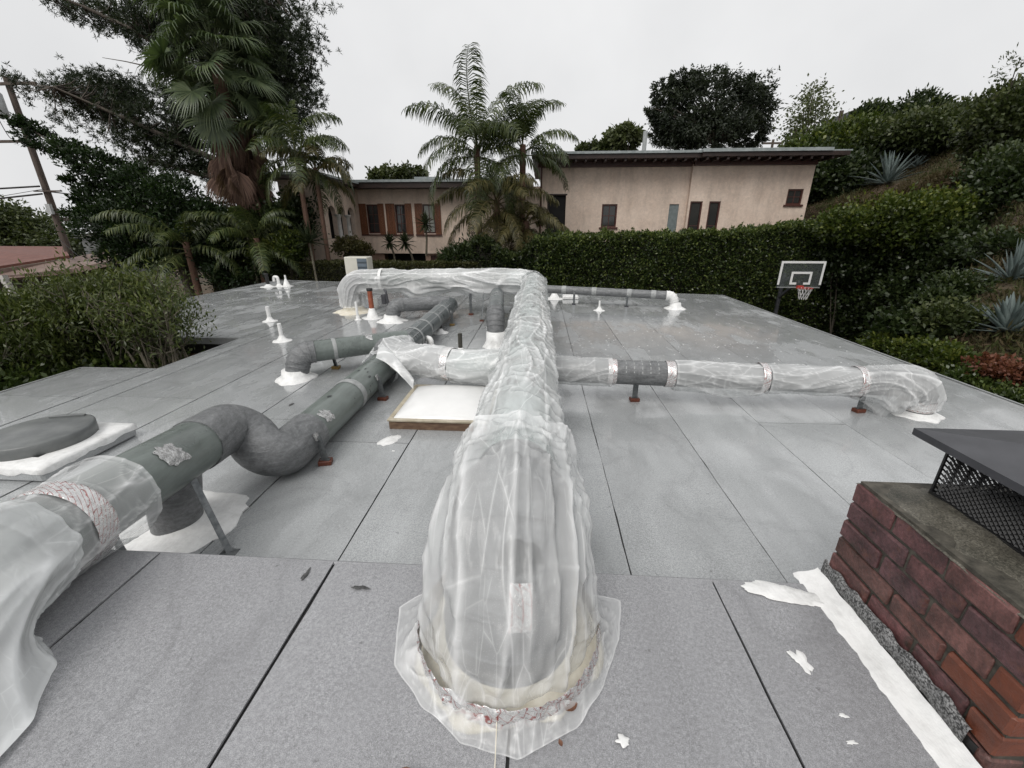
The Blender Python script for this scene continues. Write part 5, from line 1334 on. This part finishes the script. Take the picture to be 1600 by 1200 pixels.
pb_ = [(400, 10, 90, 48), (440, 65, 48, 50), (470, 118, 30, 52), (452, 172, 42, 26), (400, 105, 50, 55), (335, 30, 65, 60), (250, 18, 65, 34), (170, 18, 62, 22), (108, 4, 44, 16), (222, 55, 45, 20), (270, 60, 40, 26),
       (108, 150, 44, 20), (165, 152, 46, 28), (215, 168, 48, 34), (148, 186, 56, 20), (255, 196, 56, 32), (300, 165, 46, 46), (120, 132, 34, 11), (200, 138, 46, 13), (320, 238, 52, 32), (262, 242, 48, 20), (222, 222, 56, 16), (350, 280, 36, 22), (300, 262, 40, 16), (425, 205, 46, 26), (60, 138, 22, 10), (240, 262, 30, 10), (380, 60, 60, 50), (430, 130, 45, 45), (300, 100, 50, 40), (370, 160, 60, 40)]
C = []; 
for u_, v_, ru, rv in pb_:
    c, r_ = pxblob(u_, v_, ru, rv, 22, 1.6, 1.2); nc = max(8, int(ru*rv/33))
    C.append(c + unit(rng.normal(size=(nc, 3)))*(rng.uniform(.1, 1, nc)**.5)[:, None]*np.asarray(r_))
C = np.concatenate(C); tw = MB(); ap = np.array([tuple(p) for p in allp])
for c in C[::2]:
    j = np.argmin(((ap - c)**2).sum(1) + np.where(np.abs(ap[:, 0] - c[0]) < .2, 1, 0)); tw.tube([Vector(ap[j]), Vector((ap[j] + c)/2 + np.array([0, 0, -.12])), Vector(c)], [.028, .018, .006], 4, False)
tw.build('twigs', M_BARK, pine)
K = np.repeat(C, 9, 0) + rng.normal(size=(len(C)*9, 3))*np.array([.27, .27, .13]); P = np.repeat(K, 15, 0); D = rng.normal(size=P.shape) + np.array([0, 0, .55])
V, F, T = leaf_mesh(P, D, rng.uniform(.12, .24, len(P)), .016, np.clip(np.repeat(rt(len(C)), 135)*.6 + rt(len(P))*.5, 0, 1)); place('crown', V, F, LM['pine'], pine, tint=T)

# juniper: dense dark sprays leaning left
jt = [(28, 186, 12, 11), (42, 204, 18, 12), (72, 222, 24, 13), (104, 236, 24, 14), (138, 254, 26, 17), (172, 268, 32, 18), (215, 285, 40, 20), (128, 284, 22, 9), (170, 305, 42, 16), (230, 318, 48, 28), (130, 306, 20, 8), (138, 332, 30, 11), (190, 335, 48, 20), (165, 356, 44, 18), (225, 368, 56, 32), (300, 348, 56, 38), (205, 392, 44, 24), (275, 405, 56, 24), (350, 396, 48, 28), (330, 345, 46, 28), (260, 300, 36, 24), (380, 425, 60, 20)]
jun = [pxblob(*b, 18.0, None, .5) for b in jt]
t = thing('juniper_tree', 'dark twisted juniper leaning left across the utility pole', 'tree', (float(at(290, 430, 18)[0]), 18, -2.6))
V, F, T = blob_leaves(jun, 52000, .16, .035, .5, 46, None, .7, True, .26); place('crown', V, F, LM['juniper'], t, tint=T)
m = MB(); b0 = (float(at(290, 430, 18)[0]), 18.1, -2.6); 
P_ = fillet([b0, at(280, 400, 18.1), at(235, 330, 18.1), at(160, 268, 18), at(90, 230, 18), at(32, 190, 18)], [1]*4, .3); m.tube(P_, np.linspace(.22, .02, len(P_)).tolist(), 8, False)
stems(m, tuple(at(270, 400, 18.1)), [b[0] for b in jun[6:]], .07, .012, .15); m.build('trunk', M_BARK, t)

# ---- palms
def feather(Lr, e0, e1, pairs, leaf, lm, name, twist=.2, droop=.6):
    """one feather frond along +X from the origin"""
    n = 14; P = [Vector((0, 0, 0))]; dirs = []
    for i in range(n):
        a = R(e0 + (e1 - e0)*(i/(n-1))**1.25); d_ = Vector((math.cos(a), 0, math.sin(a))); dirs.append(d_); P.append(P[-1] + d_*(Lr/n))
    V = []; F = []; T = []
    for i in range(n):                    # rachis, three-sided
        r0, r1 = .028*(1 - i/n) + .006, .028*(1 - (i+1)/n) + .006; b = len(V)
        for p, r_ in ((P[i], r0), (P[i+1], r1)): V += [p + Vector((0, r_, 0)), p + Vector((0, -r_, 0)), p + Vector((0, 0, -r_*1.4)), p + Vector((0, 0, r_*.3))]
        F += [(b, b+1, b+5, b+4), (b+1, b+2, b+6, b+5), (b+2, b, b+4, b+6)]; T += [.95]*3
    for k in range(pairs):
        t = .14 + .86*(k + .5)/pairs; f = t*n; i = min(n-1, int(f)); p = P[i].lerp(P[i+1], f - i); d_ = dirs[i]
        ll = leaf*math.sin(math.pi*(.12 + .80*t))**.6*random.uniform(.85, 1.1)
        for s_ in (-1, 1):
            lift = random.uniform(-.35, .35); fw = random.uniform(.3, .8)
            d0 = (Vector((0, s_, 0)) + d_*fw + Vector((0, 0, lift))).normalized(); d1 = (d0 + Vector((0, 0, -droop*random.uniform(.7, 1.4)))).normalized(); d2 = (d1 + Vector((0, 0, -droop*1.2))).normalized()
            w_ = d_*.018; q = p + d0*ll*.36; q2 = q + d1*ll*.36; q3 = q2 + d2*ll*.28; b = len(V)
            V += [p - w_*.6, p + w_*.6, q - w_*1.2, q + w_*1.2, q2 - w_, q2 + w_, q3 - w_*.15, q3 + w_*.15]; F += [(b, b+1, b+3, b+2), (b+2, b+3, b+5, b+4), (b+4, b+5, b+7, b+6)]; T += [random.random()*.9]*3
    return mesh_np(name, [tuple(v) for v in V], F, lm, tint=T)
def fan_leaf(pet, rad, e0, lm, name, dead=False):
    V = []; F = []; T = []; a0 = R(e0); d_ = Vector((math.cos(a0), 0, math.sin(a0)))
    H_ = d_*pet + Vector((0, 0, -.10*pet)); b = len(V); w_ = Vector((0, .022, 0)); V += [-w_, w_, H_ + w_, H_ - w_, Vector((0, 0, -.03)), H_ + Vector((0, 0, -.02))]; F += [(0, 1, 2, 3), (1, 4, 5, 2), (4, 0, 3, 5)]; T += [.9]*3
    d2 = Vector((math.cos(a0 - .5), 0, math.sin(a0 - .5))); up_ = Vector((-d2.z, 0, d2.x)); n = 34; sp = 2.2 if not dead else .9
    for k in range(n):
        a = -sp + 2*sp*(k + .5)/n; d0 = d2*math.cos(a) + Vector((0, 1, 0))*math.sin(a); d0 = (d0 + up_*(.25*abs(math.sin(a)))).normalized()
        s_ = (Vector((0, 1, 0))*math.cos(a) - d2*math.sin(a)); l_ = rad*random.uniform(.88, 1.08)*(1 - .22*abs(a)/sp); g_ = random.uniform(.15, .75) if not dead else random.uniform(.5, 1.2)
        p = H_; q = H_ + d0*l_*.5; d1 = (d0 + Vector((0, 0, -g_))).normalized(); q2 = q + d1*l_*.30; dd = (d1 + Vector((0, 0, -g_*2.2))).normalized(); q3 = q2 + dd*l_*.34; b = len(V)
        wd = rad*.034; z_ = up_*.006*(k % 2)
        V += [p - s_*.008 + z_, p + s_*.008 + z_, q - s_*wd + z_, q + s_*wd + z_, q2 - s_*wd*.5, q2 + s_*wd*.5, q3 - s_*.004, q3 + s_*.004]; F += [(b, b+1, b+3, b+2), (b+2, b+3, b+5, b+4), (b+4, b+5, b+7, b+6)]; T += [random.random()*.8]*3
    return mesh_np(name, [tuple(v) for v in V], F, lm, tint=T)
def frond(me, parent, az, pos=(0, 0, 0), pitch=0, scale=1.0, roll=0, name='frond'):
    o = put(name, me, parent); o.location = pos; o.rotation_euler = (roll, pitch, az); o.scale = (scale,)*3; return o
def palm(label, u, v, y, base_z, n, Lr, leaf, lm, up0=78, low=-25, spear=True, tr=.13, pairs=62, az0=0., trunk=True, droop=.6, name='feather_palm', drop=85, group='feather palms'):
    c = at(u, v, y); t = thing(name, label, 'palm tree', (c[0], c[1], base_z), group); H_ = c[2] - base_z
    if trunk:
        pts = [Vector((0, 0, H_*i/8)) for i in range(9)]; m = MB(); V0 = m.tube(pts, [tr*1.25 - tr*.25*i/8 for i in range(9)], 12)
        me_o = MB(); me_o.v, me_o.f, me_o.sm = [(x + c[0], yy + c[1], z + base_z) for x, yy, z in m.v], m.f, m.sm; me_o.build('trunk', M_PALMTRUNK, t)
    var = [feather(Lr*random.uniform(.9, 1.1), e, e - drop*random.uniform(.85, 1.15), pairs, leaf, lm, 'frond', .2, droop) for e in (up0, up0*.78 + low*.22, up0*.55 + low*.45, up0*.3 + low*.7, low)]
    for k in range(n):
        j = min(4, int(5*(k/n)**.85)); frond(var[j], t, az0 + k*2.399 + random.uniform(-.25, .25), (0, 0, H_ - .10*j), random.uniform(-.1, .1), random.uniform(.85, 1.08), random.uniform(-.25, .25))
    if spear: frond(feather(Lr*.7, 89, 76, 34, leaf*.5, lm, 'frond', .1, .5), t, az0 + 1, (0, 0, H_))
    return t
palm('tall feather palm in the middle with upright spear leaf', 745, 228, 20, -.4, 19, 3.6, .95, LM['palm'], az0=.4, up0=80, low=-5, droop=.85, drop=88)
palm('second middle feather palm, slightly right and shorter', 817, 226, 20.4, -.4, 17, 3.0, .80, LM['palm'], az0=1.9, up0=82, low=0, droop=.85, drop=88)
palm('low browning palm with drooping fronds in front of the house', 776, 312, 19.6, -.4, 22, 2.9, .70, LM['palmb'], az0=.9, up0=60, low=-40, spear=False, droop=1.1)
palm('low browning palm right of the tall middle palm trunk', 822, 345, 19.8, -.4, 15, 2.2, .6, LM['palmb'], az0=2.2, up0=55, low=-30, spear=False, droop=1.1)
palm('feather palm left of the arched porch', 462, 240, 18.2, -.8, 14, 2.7, .80, LM['palm'], az0=.2, up0=80, low=-10, tr=.09, droop=.85, drop=92)
palm('drooping olive feather palm against the porch wall', 492, 262, 18.4, -.8, 9, 2.2, .66, LM['palmb'], az0=2.7, up0=70, low=0, spear=False, tr=.08, droop=1.0, drop=105)
palm('low arching palm in front of the juniper', 290, 378, 16.9, -2.6, 15, 2.9, .62, LM['palm'], az0=1.1, up0=62, low=-5, spear=False, tr=.12, droop=.9)
palm('low arching palm behind the low hedge at left', 400, 372, 17.4, -2.6, 15, 2.4, .55, LM['palm'], az0=.3, up0=75, low=0, spear=False, tr=.12, droop=.9)
# fan palm with dead skirt
c = at(338, 100, 18.6); fp = thing('fan_palm', 'tall fan palm with brown hanging skirt at left', 'palm tree', (c[0], c[1], -2.6)); H_ = c[2] + 2.6
mt = MB(); mt.tube([(c[0], c[1], -2.6 + H_*i/8) for i in range(9)], [.30 - .08*i/8 for i in range(9)], 14); mt.build('trunk', M_PALMTRUNK, fp)
fv = [fan_leaf(1.5, 1.1, e, LM['fan'], 'frond') for e in (80, 58, 35, 12, -12, -36)]
for k in range(74):
    f = k/74; j = min(5, int(6*f**.8)); frond(fv[j], fp, k*2.399 + random.uniform(-.3, .3), (0, 0, H_ + .8 - 1.5*f), random.uniform(-.3, .3), random.uniform(.75, 1.2), random.uniform(-.6, .6))
for k in range(7): frond(fv[k % 2], fp, k*.95, (0, 0, H_ + 1.0 + .7*random.random()), random.uniform(-.3, .1), 1.1, 0)
dv = [fan_leaf(1.15, 1.05, e, LM['dead'], 'dead_frond', True) for e in (-58, -68, -78)]
for k in range(78):
    f = k/78; frond(dv[k % 3], fp, k*2.399 + random.uniform(-.3, .3), (0, 0, H_ - .75 - 2.5*f), random.uniform(-.08, .18), random.uniform(.85, 1.15), random.uniform(-.4, .4), 'dead_frond')

# ---- agaves and yuccas
def blade(L_, w_, e0, e1, material, name, thick=.10):
    V = []; F = []; n = 7; p = Vector((0, 0, 0))
    for i in range(n + 1):
        t = i/n; a = R(e0 + (e1-e0)*t); ww = w_*(.55 + 1.2*t - 1.75*t*t if t < .99 else 0); ww = max(.004, w_*math.sin(math.pi*min(1, .22 + .78*t))**.8)
        nr = Vector((-math.sin(a), 0, math.cos(a))); th = thick*w_*(1 - t) + .004
        V += [p + Vector((0, ww, 0)) + nr*ww*.35, p + nr*th*.2, p + Vector((0, -ww, 0)) + nr*ww*.35, p - nr*th]
        p = p + Vector((math.cos(a), 0, math.sin(a)))*(L_/n)
    for i in range(n):
        for j in range(4): a = i*4 + j; b = i*4 + (j+1) % 4; F.append((a, b, b+4, a+4))
    return mesh_np(name, [tuple(v) for v in V], F, material, smooth=False, tint=[random.random()*.8 for _ in F])
def rosette(name, label, loc, n, L_, w_, material, cat, emin=5, emax=82, group=None, stem=None, curve=12):
    t = thing(name, label, cat, tuple(loc), group)
    var = [blade(L_*random.uniform(.9, 1.1), w_, e, e + random.uniform(-curve, curve*.6), material, 'leaf') for e in np.linspace(emin, emax, 6)]
    for k in range(n): frond(var[min(5, int(6*k/n))], t, k*2.399 + random.uniform(-.15, .15), (0, 0, .05), 0, random.uniform(.8, 1.12), random.uniform(-.2, .2), 'leaf')
    if stem is not None:
        m = MB(); m.tube([Vector(stem), (Vector(stem) + Vector(loc))/2 + Vector((.05, 0, .05)), Vector(loc)], [.06, .05, .045], 8); m.build('stem', M_TWIG, t)
    return t
for lab, u_, v_, L_, nn, wd in (('large blue-grey agave high on the bare slope', 1385, 288, 1.35, 34, .105), ('small blue-grey agave beside the large one on the slope', 1432, 262, .55, 14, .06), ('blue-grey agave on the bank, upper of two at right edge', 1578, 440, 1.15, 26, .085), ('broad blue-grey agave on the bank, lower of two at right edge', 1572, 520, 1.25, 30, .12)):
    q = ray_ground(u_, v_); sc_f = L_*np.linalg.norm(q - CAM)/ (27 if v_ < 300 else 20)
    rosette('agave', lab, (q[0], q[1], q[2] - .05), nn + 10, sc_f, wd*sc_f/L_*.9, LM['agave'], 'agave', 4, 82)
for lab, u_, v_, L_, st in (('spiky yucca head left of its twin below the shuttered windows', 609, 381, .50, (618, 412)), ('spiky yucca head right of its twin below the shuttered windows', 633, 381, .55, (648, 414)), ('thin yucca tree before the rightmost shuttered window', 665, 352, .55, (666, 400))):
    q = at(u_, v_, 22.6); rosette('yucca', lab, q, 64, L_*1.1, .045, LM['yucca'], 'yucca', -45, 85, 'yuccas below the windows', at(st[0], st[1], 22.7), 6)
for lab, u_, v_, L_ in (('spiky green yucca beside the porch corner', 484, 380, .85), ('spiky green yucca in the shrubs left of the porch', 385, 362, .75)):
    q = at(u_, v_, 17.6); rosette('yucca', lab, q, 56, L_, .04, LM['yucca'], 'yucca', -10, 85, 'yuccas by the porch', (q[0], 17.6, -2.5), 6)

# ---- garden shrubs at left
G = 'garden shrubs at left'
shrub('garden_shrub', 'yellowish shrub left of the porch', [pxblob(425, 395, 34, 20, 17.9), pxblob(455, 385, 24, 22, 17.9)], 6500, .13, .035, LM['yellow'], -2.5, group=G)
shrub('garden_shrub', 'dark green shrub filling below the fan palm', [pxblob(375, 370, 50, 34, 18.5), pxblob(330, 395, 40, 24, 18.5), pxblob(420, 345, 30, 26, 19)], 11000, .16, .05, LM['dark'], -2.5, group=G)
shrub('garden_shrub', 'brownish creeper at the foot of the arches', [pxblob(545, 385, 22, 15, 19.4), pxblob(565, 392, 18, 10, 20.2)], 3500, .12, .035, LM['palmb'], 0, group=G)
shrub('garden_shrub', 'dense mid green shrub behind the low palm', [pxblob(462, 345, 24, 40, 19.0), pxblob(450, 370, 24, 34, 19.0)], 6000, .15, .045, LM['dark'], -1, group=G)
shrub('garden_shrub', 'leafy shrub right of the middle palms beside the doorway', [pxblob(860, 392, 34, 24, 18.6), pxblob(895, 384, 20, 12, 18.4)], 6000, .13, .04, LM['dark'], -1, group=G)
shrub('garden_shrub', 'fern-like shrub left of the middle palm trunk', [pxblob(720, 402, 30, 16, 18.8), pxblob(745, 392, 28, 18, 19)], 5200, .2, .03, LM['dark'], -1, group=G)
# bush growing in the roof notch and along the left edge
def notch_bush(label, cx, cy, blobs, n, nst, seed):
    t = thing('leafy_bush', label, 'bush', (cx, cy, -3), 'bush growing beside the roof notch')
    m = MB(); P = []; D = []; T = []
    for i in range(nst):
        c, r_ = random.choice(blobs); tip = Vector(c) + Vector((random.uniform(-1, 1)*r_[0], random.uniform(-1, 1)*r_[1], random.uniform(-.2, 1)*r_[2]))
        b = Vector((cx + random.uniform(-.35, .35), cy + random.uniform(-.3, .3), -1.3)); k = b.lerp(tip, .55) + Vector((random.uniform(-.12, .12), random.uniform(-.12, .12), .05))
        pts = fillet([b, k, tip], [.4], .25) if (k-b).length > .6 else [b, k, tip]; m.tube(pts, np.linspace(.028, .007, len(pts)).tolist(), 6, False)
        for _ in range(5):
            q = k.lerp(tip, random.uniform(.2, 1)); e_ = q + Vector((random.uniform(-.3, .3), random.uniform(-.3, .3), random.uniform(.05, .35))); m.tube([q, (q+e_)/2 + Vector((0, 0, -.03)), e_], [.010, .007, .004], 5, False)
            nl = int(n/(nst*5)); base = np.array(e_) + rng.normal(size=(nl, 3))*np.array([.13, .13, .10]); P.append(base); D.append(rng.normal(size=(nl, 3))*.55 + np.array([0, 0, .75])); T.append(np.clip(rt(nl)*.6 + random.random()*.3 + .25*(base[:, 2] - .5), 0, 1))
    P = np.concatenate(P); D = np.concatenate(D); T = np.concatenate(T)
    V, F, T = leaf_mesh(P, D, rng.uniform(.06, .11, len(P)), .013, T); place('crown', V, F, LM['bush'], t, tint=T); m.build('stems', M_TWIG, t)
def wb(x, y, z, a, b, c): return (np.array([x, y, z]), (a, b, c))
notch_bush('bare-stemmed open end of the leafy bush nearest the vent stubs', -6.2, 6.35, [wb(-6.15, 6.4, .55, .45, .6, .40), wb(-6.6, 6.4, .85, .5, .6, .35)], 5200, 34, 1)
notch_bush('leafy bush filling the roof notch', -7.2, 6.3, [wb(-7.2, 6.3, .78, .7, .6, .38), wb(-7.5, 6.5, .45, .6, .6, .4)], 13000, 48, 2)
notch_bush('leafy bush past the corner of the roof notch', -8.3, 6.2, [wb(-8.2, 6.1, .55, .8, .7, .40), wb(-7.8, 5.95, .2, .6, .4, .45)], 15000, 48, 3)
notch_bush('leafy bush at the left frame edge beside the roof', -8.6, 5.0, [wb(-8.9, 5.6, .25, .9, .7, .42), wb(-8.0, 5.0, -.05, .6, .6, .45), wb(-8.8, 4.6, -.05, .9, .7, .5)], 17000, 52, 4)
shrub('leafy_bush', 'dark low undergrowth at the left edge of the roof', [wb(-7.55, 5.0, -.35, .5, .7, .4), wb(-7.4, 6.3, -.35, 1.2, .7, .3), wb(-7.6, 4.0, -.35, .5, .9, .4), wb(-9, 5.2, -.2, 1.2, 1.2, .5)], 20000, .10, .026, LM['hedge'], -3, 'bush', nst=10)

# ---- trees behind the pink house
def far_tree(label, blobs, n, L, W, lm, trunk_px, y, group='trees behind the pink house', per=30, cl=.3, r0=.35):
    bl = [pxblob(*b, y, None, 1.5) for b in blobs]; a = at(*trunk_px, y); g_ = 2 if a[0] < 12 else 6
    t = thing('broad_tree', label, 'tree', (a[0], y, g_), group); V, F, T = blob_leaves(bl, n, L, W, -.35, per, None, .5, True, cl); place('crown', V, F, lm, t, tint=T)
    m = MB(); b0 = Vector((a[0], y, g_)); top = Vector(at(trunk_px[0], min(b[1] for b in blobs) + 25, y)); m.tube([b0, b0.lerp(top, .5), top], [r0, r0*.7, r0*.2], 8, False)
    for c, _ in bl: m.tube([b0.lerp(top, .45), Vector(c)*.5 + b0.lerp(top, .6)*.5, Vector(c)], [r0*.4, r0*.25, .03], 6, False)
    m.build('trunk', M_BARK, t); return t
tb_ = [(1110, 160, 52, 40), (1160, 158, 42, 34), (1062, 185, 40, 32), (1110, 205, 66, 28), (1185, 190, 20, 32), (1060, 215, 42, 18), (1165, 215, 28, 18)]
for _ in range(26):
    an = random.uniform(0, 6.28); tb_.append((1112 + 92*math.cos(an)*random.uniform(.75, 1.0), 172 - 54*math.sin(an)*random.uniform(.75, 1.0) if math.sin(an) > -.3 else 205, random.uniform(12, 24), random.uniform(9, 18)))
far_tree('large dark rounded tree rising behind the right roof', tb_, 40000, .34, .06, LM['grey'], (1120, 236), 45, per=44, cl=.17)
far_tree('small pale tree left of the flue pipe', [(975, 218, 24, 16), (985, 206, 12, 8), (955, 226, 12, 8)], 2600, .40, .12, LM['light'], (978, 240), 42, per=18)
far_tree('low tree tops just above the right roof edge', [(925, 232, 20, 7), (945, 230, 10, 8)], 1500, .40, .12, LM['olive'], (930, 244), 42, per=18)
far_tree('round green tree top above the left roof', [(612, 273, 30, 9), (640, 268, 22, 8), (590, 276, 12, 6)], 3400, .36, .10, LM['olive'], (615, 284), 42, per=18)
sp_ = far_tree('thin bare-branched tree on the hill beside the house', [(1265, 165, 18, 26), (1255, 200, 26, 24), (1280, 190, 16, 30), (1245, 225, 20, 16), (1272, 145, 10, 14)], 2600, .22, .06, LM['light'], (1256, 250), 36, per=8, cl=.45, r0=.10)
m = MB(); b0 = at(1256, 250, 36)
stems(m, tuple(b0), [at(u_, v_, 36 + random.uniform(-.6, .6)) for u_, v_ in ((1272, 135), (1280, 150), (1262, 160), (1246, 190), (1290, 180), (1240, 215), (1285, 205), (1268, 150), (1252, 175), (1230, 225))], .06, .012, .2); m.build('branches', M_TWIG, sp_)

# ---- far left wooded rise
t = far_tree('low dark scrub rise beyond the red roof', [(20, 350, 46, 20), (60, 370, 50, 18), (-20, 345, 50, 24), (100, 382, 40, 12)], 14000, .45, .12, LM['olive'], (30, 392), 48, group=None)

# ---- hillside plants
HG = 'shrubs on the right hillside'
def hs_(label, blobs, y, n, L, W, lm, jit=.6, up=.4, tint_up=.6):
    bl = [pxblob(*b, (y if y is not None else min(17.2, float(ray_ground(b[0], b[1] + b[3]*.5)[1]) - .2)), None, jit if y else 0) for b in blobs]; c = bl[0][0]; gz = float(terrain(c[0], c[1])); shrub('hillside_shrub', label, bl, n, L, W, lm, min(gz, c[2] - bl[0][1][2]*.8), group=HG, up=up, tint_up=tint_up, nst=3, r0=.035)
hs_('bright green shrub just above the right end of the roof', [(1290, 235, 50, 22), (1330, 222, 46, 24), (1262, 252, 30, 14)], 31, 12000, .26, .07, LM['yellow'], tint_up=.4)
hs_('dark shrub at the right corner of the house', [(1290, 275, 36, 32), (1320, 272, 40, 26), (1268, 300, 16, 26)], 29, 11000, .26, .08, LM['dark'])
hs_('olive shrub behind the large agave', [(1375, 228, 46, 24), (1410, 218, 40, 26)], 29, 9500, .24, .07, LM['olive'])
hs_('small dark tree on the hill crest beside the grey house top', [(1362, 186, 24, 16), (1345, 196, 16, 12)], 36, 3500, .28, .08, LM['dark'])
hs_('dark spiky shrub on the hill crest', [(1440, 165, 26, 12), (1425, 175, 18, 10)], 31, 2800, .26, .06, LM['dark'])
hs_('wide olive shrub along the hill crest', [(1455, 206, 46, 18), (1505, 192, 40, 20), (1430, 212, 26, 15)], 27, 14000, .22, .065, LM['olive'])
hs_('big dark shrub at the upper right', [(1575, 188, 38, 36), (1565, 222, 26, 30), (1608, 182, 36, 38), (1602, 240, 40, 50)], 19, 30000, .17, .05, LM['olive'])
hs_('tall dark shrub at the right edge under the crest', [(1575, 295, 42, 44), (1607, 300, 44, 54), (1592, 345, 40, 30)], 15.5, 24000, .15, .045, LM['dark'])
hs_('dark green weeds at the right edge above the agaves', [(1580, 385, 46, 16), (1540, 395, 40, 14), (1510, 400, 26, 18), (1490, 430, 30, 14)], None, 9000, .13, .03, LM['dark'])
hs_('yellow tipped shrub in front of the slope, left part', [(1330, 352, 44, 22), (1375, 345, 40, 28)], 16.6, 11000, .13, .045, LM['yellow'])
hs_('yellow tipped shrub in front of the slope, right part', [(1430, 342, 50, 30), (1475, 338, 40, 28), (1405, 370, 36, 24)], 16.0, 16000, .13, .045, LM['yellow'])
hs_('large shaded shrub below the yellow tips', [(1400, 420, 56, 50), (1450, 400, 50, 50), (1390, 480, 50, 46), (1440, 460, 50, 40), (1490, 390, 36, 36), (1420, 510, 46, 26), (1345, 470, 36, 50), (1350, 530, 40, 30), (1320, 400, 30, 40)], None, 52000, .13, .045, LM['dark'])
hs_('green low shrub along the right roof edge, far one', [(1390, 540, 32, 14), (1425, 548, 30, 14)], None, 6500, .09, .026, LM['yellow'], .1, tint_up=.3)
hs_('bright green low shrub along the right roof edge, middle one', [(1460, 556, 30, 18), (1490, 570, 30, 18)], None, 7000, .08, .025, LM['yellow'], .1, tint_up=.3)
hs_('dark low shrub along the right roof edge, near one', [(1520, 600, 34, 22), (1560, 625, 36, 20), (1600, 640, 36, 24)], None, 9000, .07, .02, LM['hedge'], .1)
hs_('reddish leaved shrub at the right frame edge', [(1540, 572, 24, 12), (1580, 585, 34, 14), (1610, 592, 24, 14)], None, 5500, .065, .020, LM['red'], .1)
hs_('mounding groundcover shrub left of the lower agave', [(1480, 500, 44, 20), (1440, 515, 36, 16)], None, 9000, .085, .025, LM['olive'], .2)
hs_('dry straw coloured brush on the bare slope', [(1480, 285, 26, 8), (1340, 318, 30, 8), (1440, 300, 26, 7)], None, 2600, .2, .02, LM['dry'])
hs_('low weedy mound on the bank below the dark weeds', [(1500, 450, 36, 16), (1470, 470, 30, 14)], None, 7000, .10, .025, LM['dark'])
hs_('thin twiggy shrub against the sky at the right edge', [(1588, 105, 12, 30), (1602, 88, 10, 24)], 19, 260, .16, .02, LM['olive'])
# dry grass and low green on the bank
n = 64000; x = 6.3 + 20.7*rt(n)**1.5; y = rt(n, 3, 34); z = terrain(x, y); keep = (z > -1.2) & ~((x < 14.3) & (y > 19.5))
gn = np.array([MN.noise(Vector((a*.35, b*.35, 0))) for a, b in zip(x, y)]); keep &= (rt(n) < np.clip(.68 + gn*1.6, .08, 1)); x, y, z, gn = x[keep], y[keep], z[keep], gn[keep]
k = 6; P = np.repeat(np.stack([x, y, z], -1), k, 0) + rng.normal(size=(len(x)*k, 3))*np.array([.10, .10, .03]); D = rng.normal(size=P.shape)*.7 + np.array([-.25, -.1, .8])
V, F, T = leaf_mesh(P, D, rng.uniform(.08, .22, len(P)), .016, np.clip(np.repeat(.5 + gn, k) + rng.normal(size=len(P))*.2, 0, 1))
o = place('bank_groundcover', V, F, LM['dry'], tint=T); tag(o, 'dry grass and low weeds over the bank', 'groundcover', None, 'stuff')
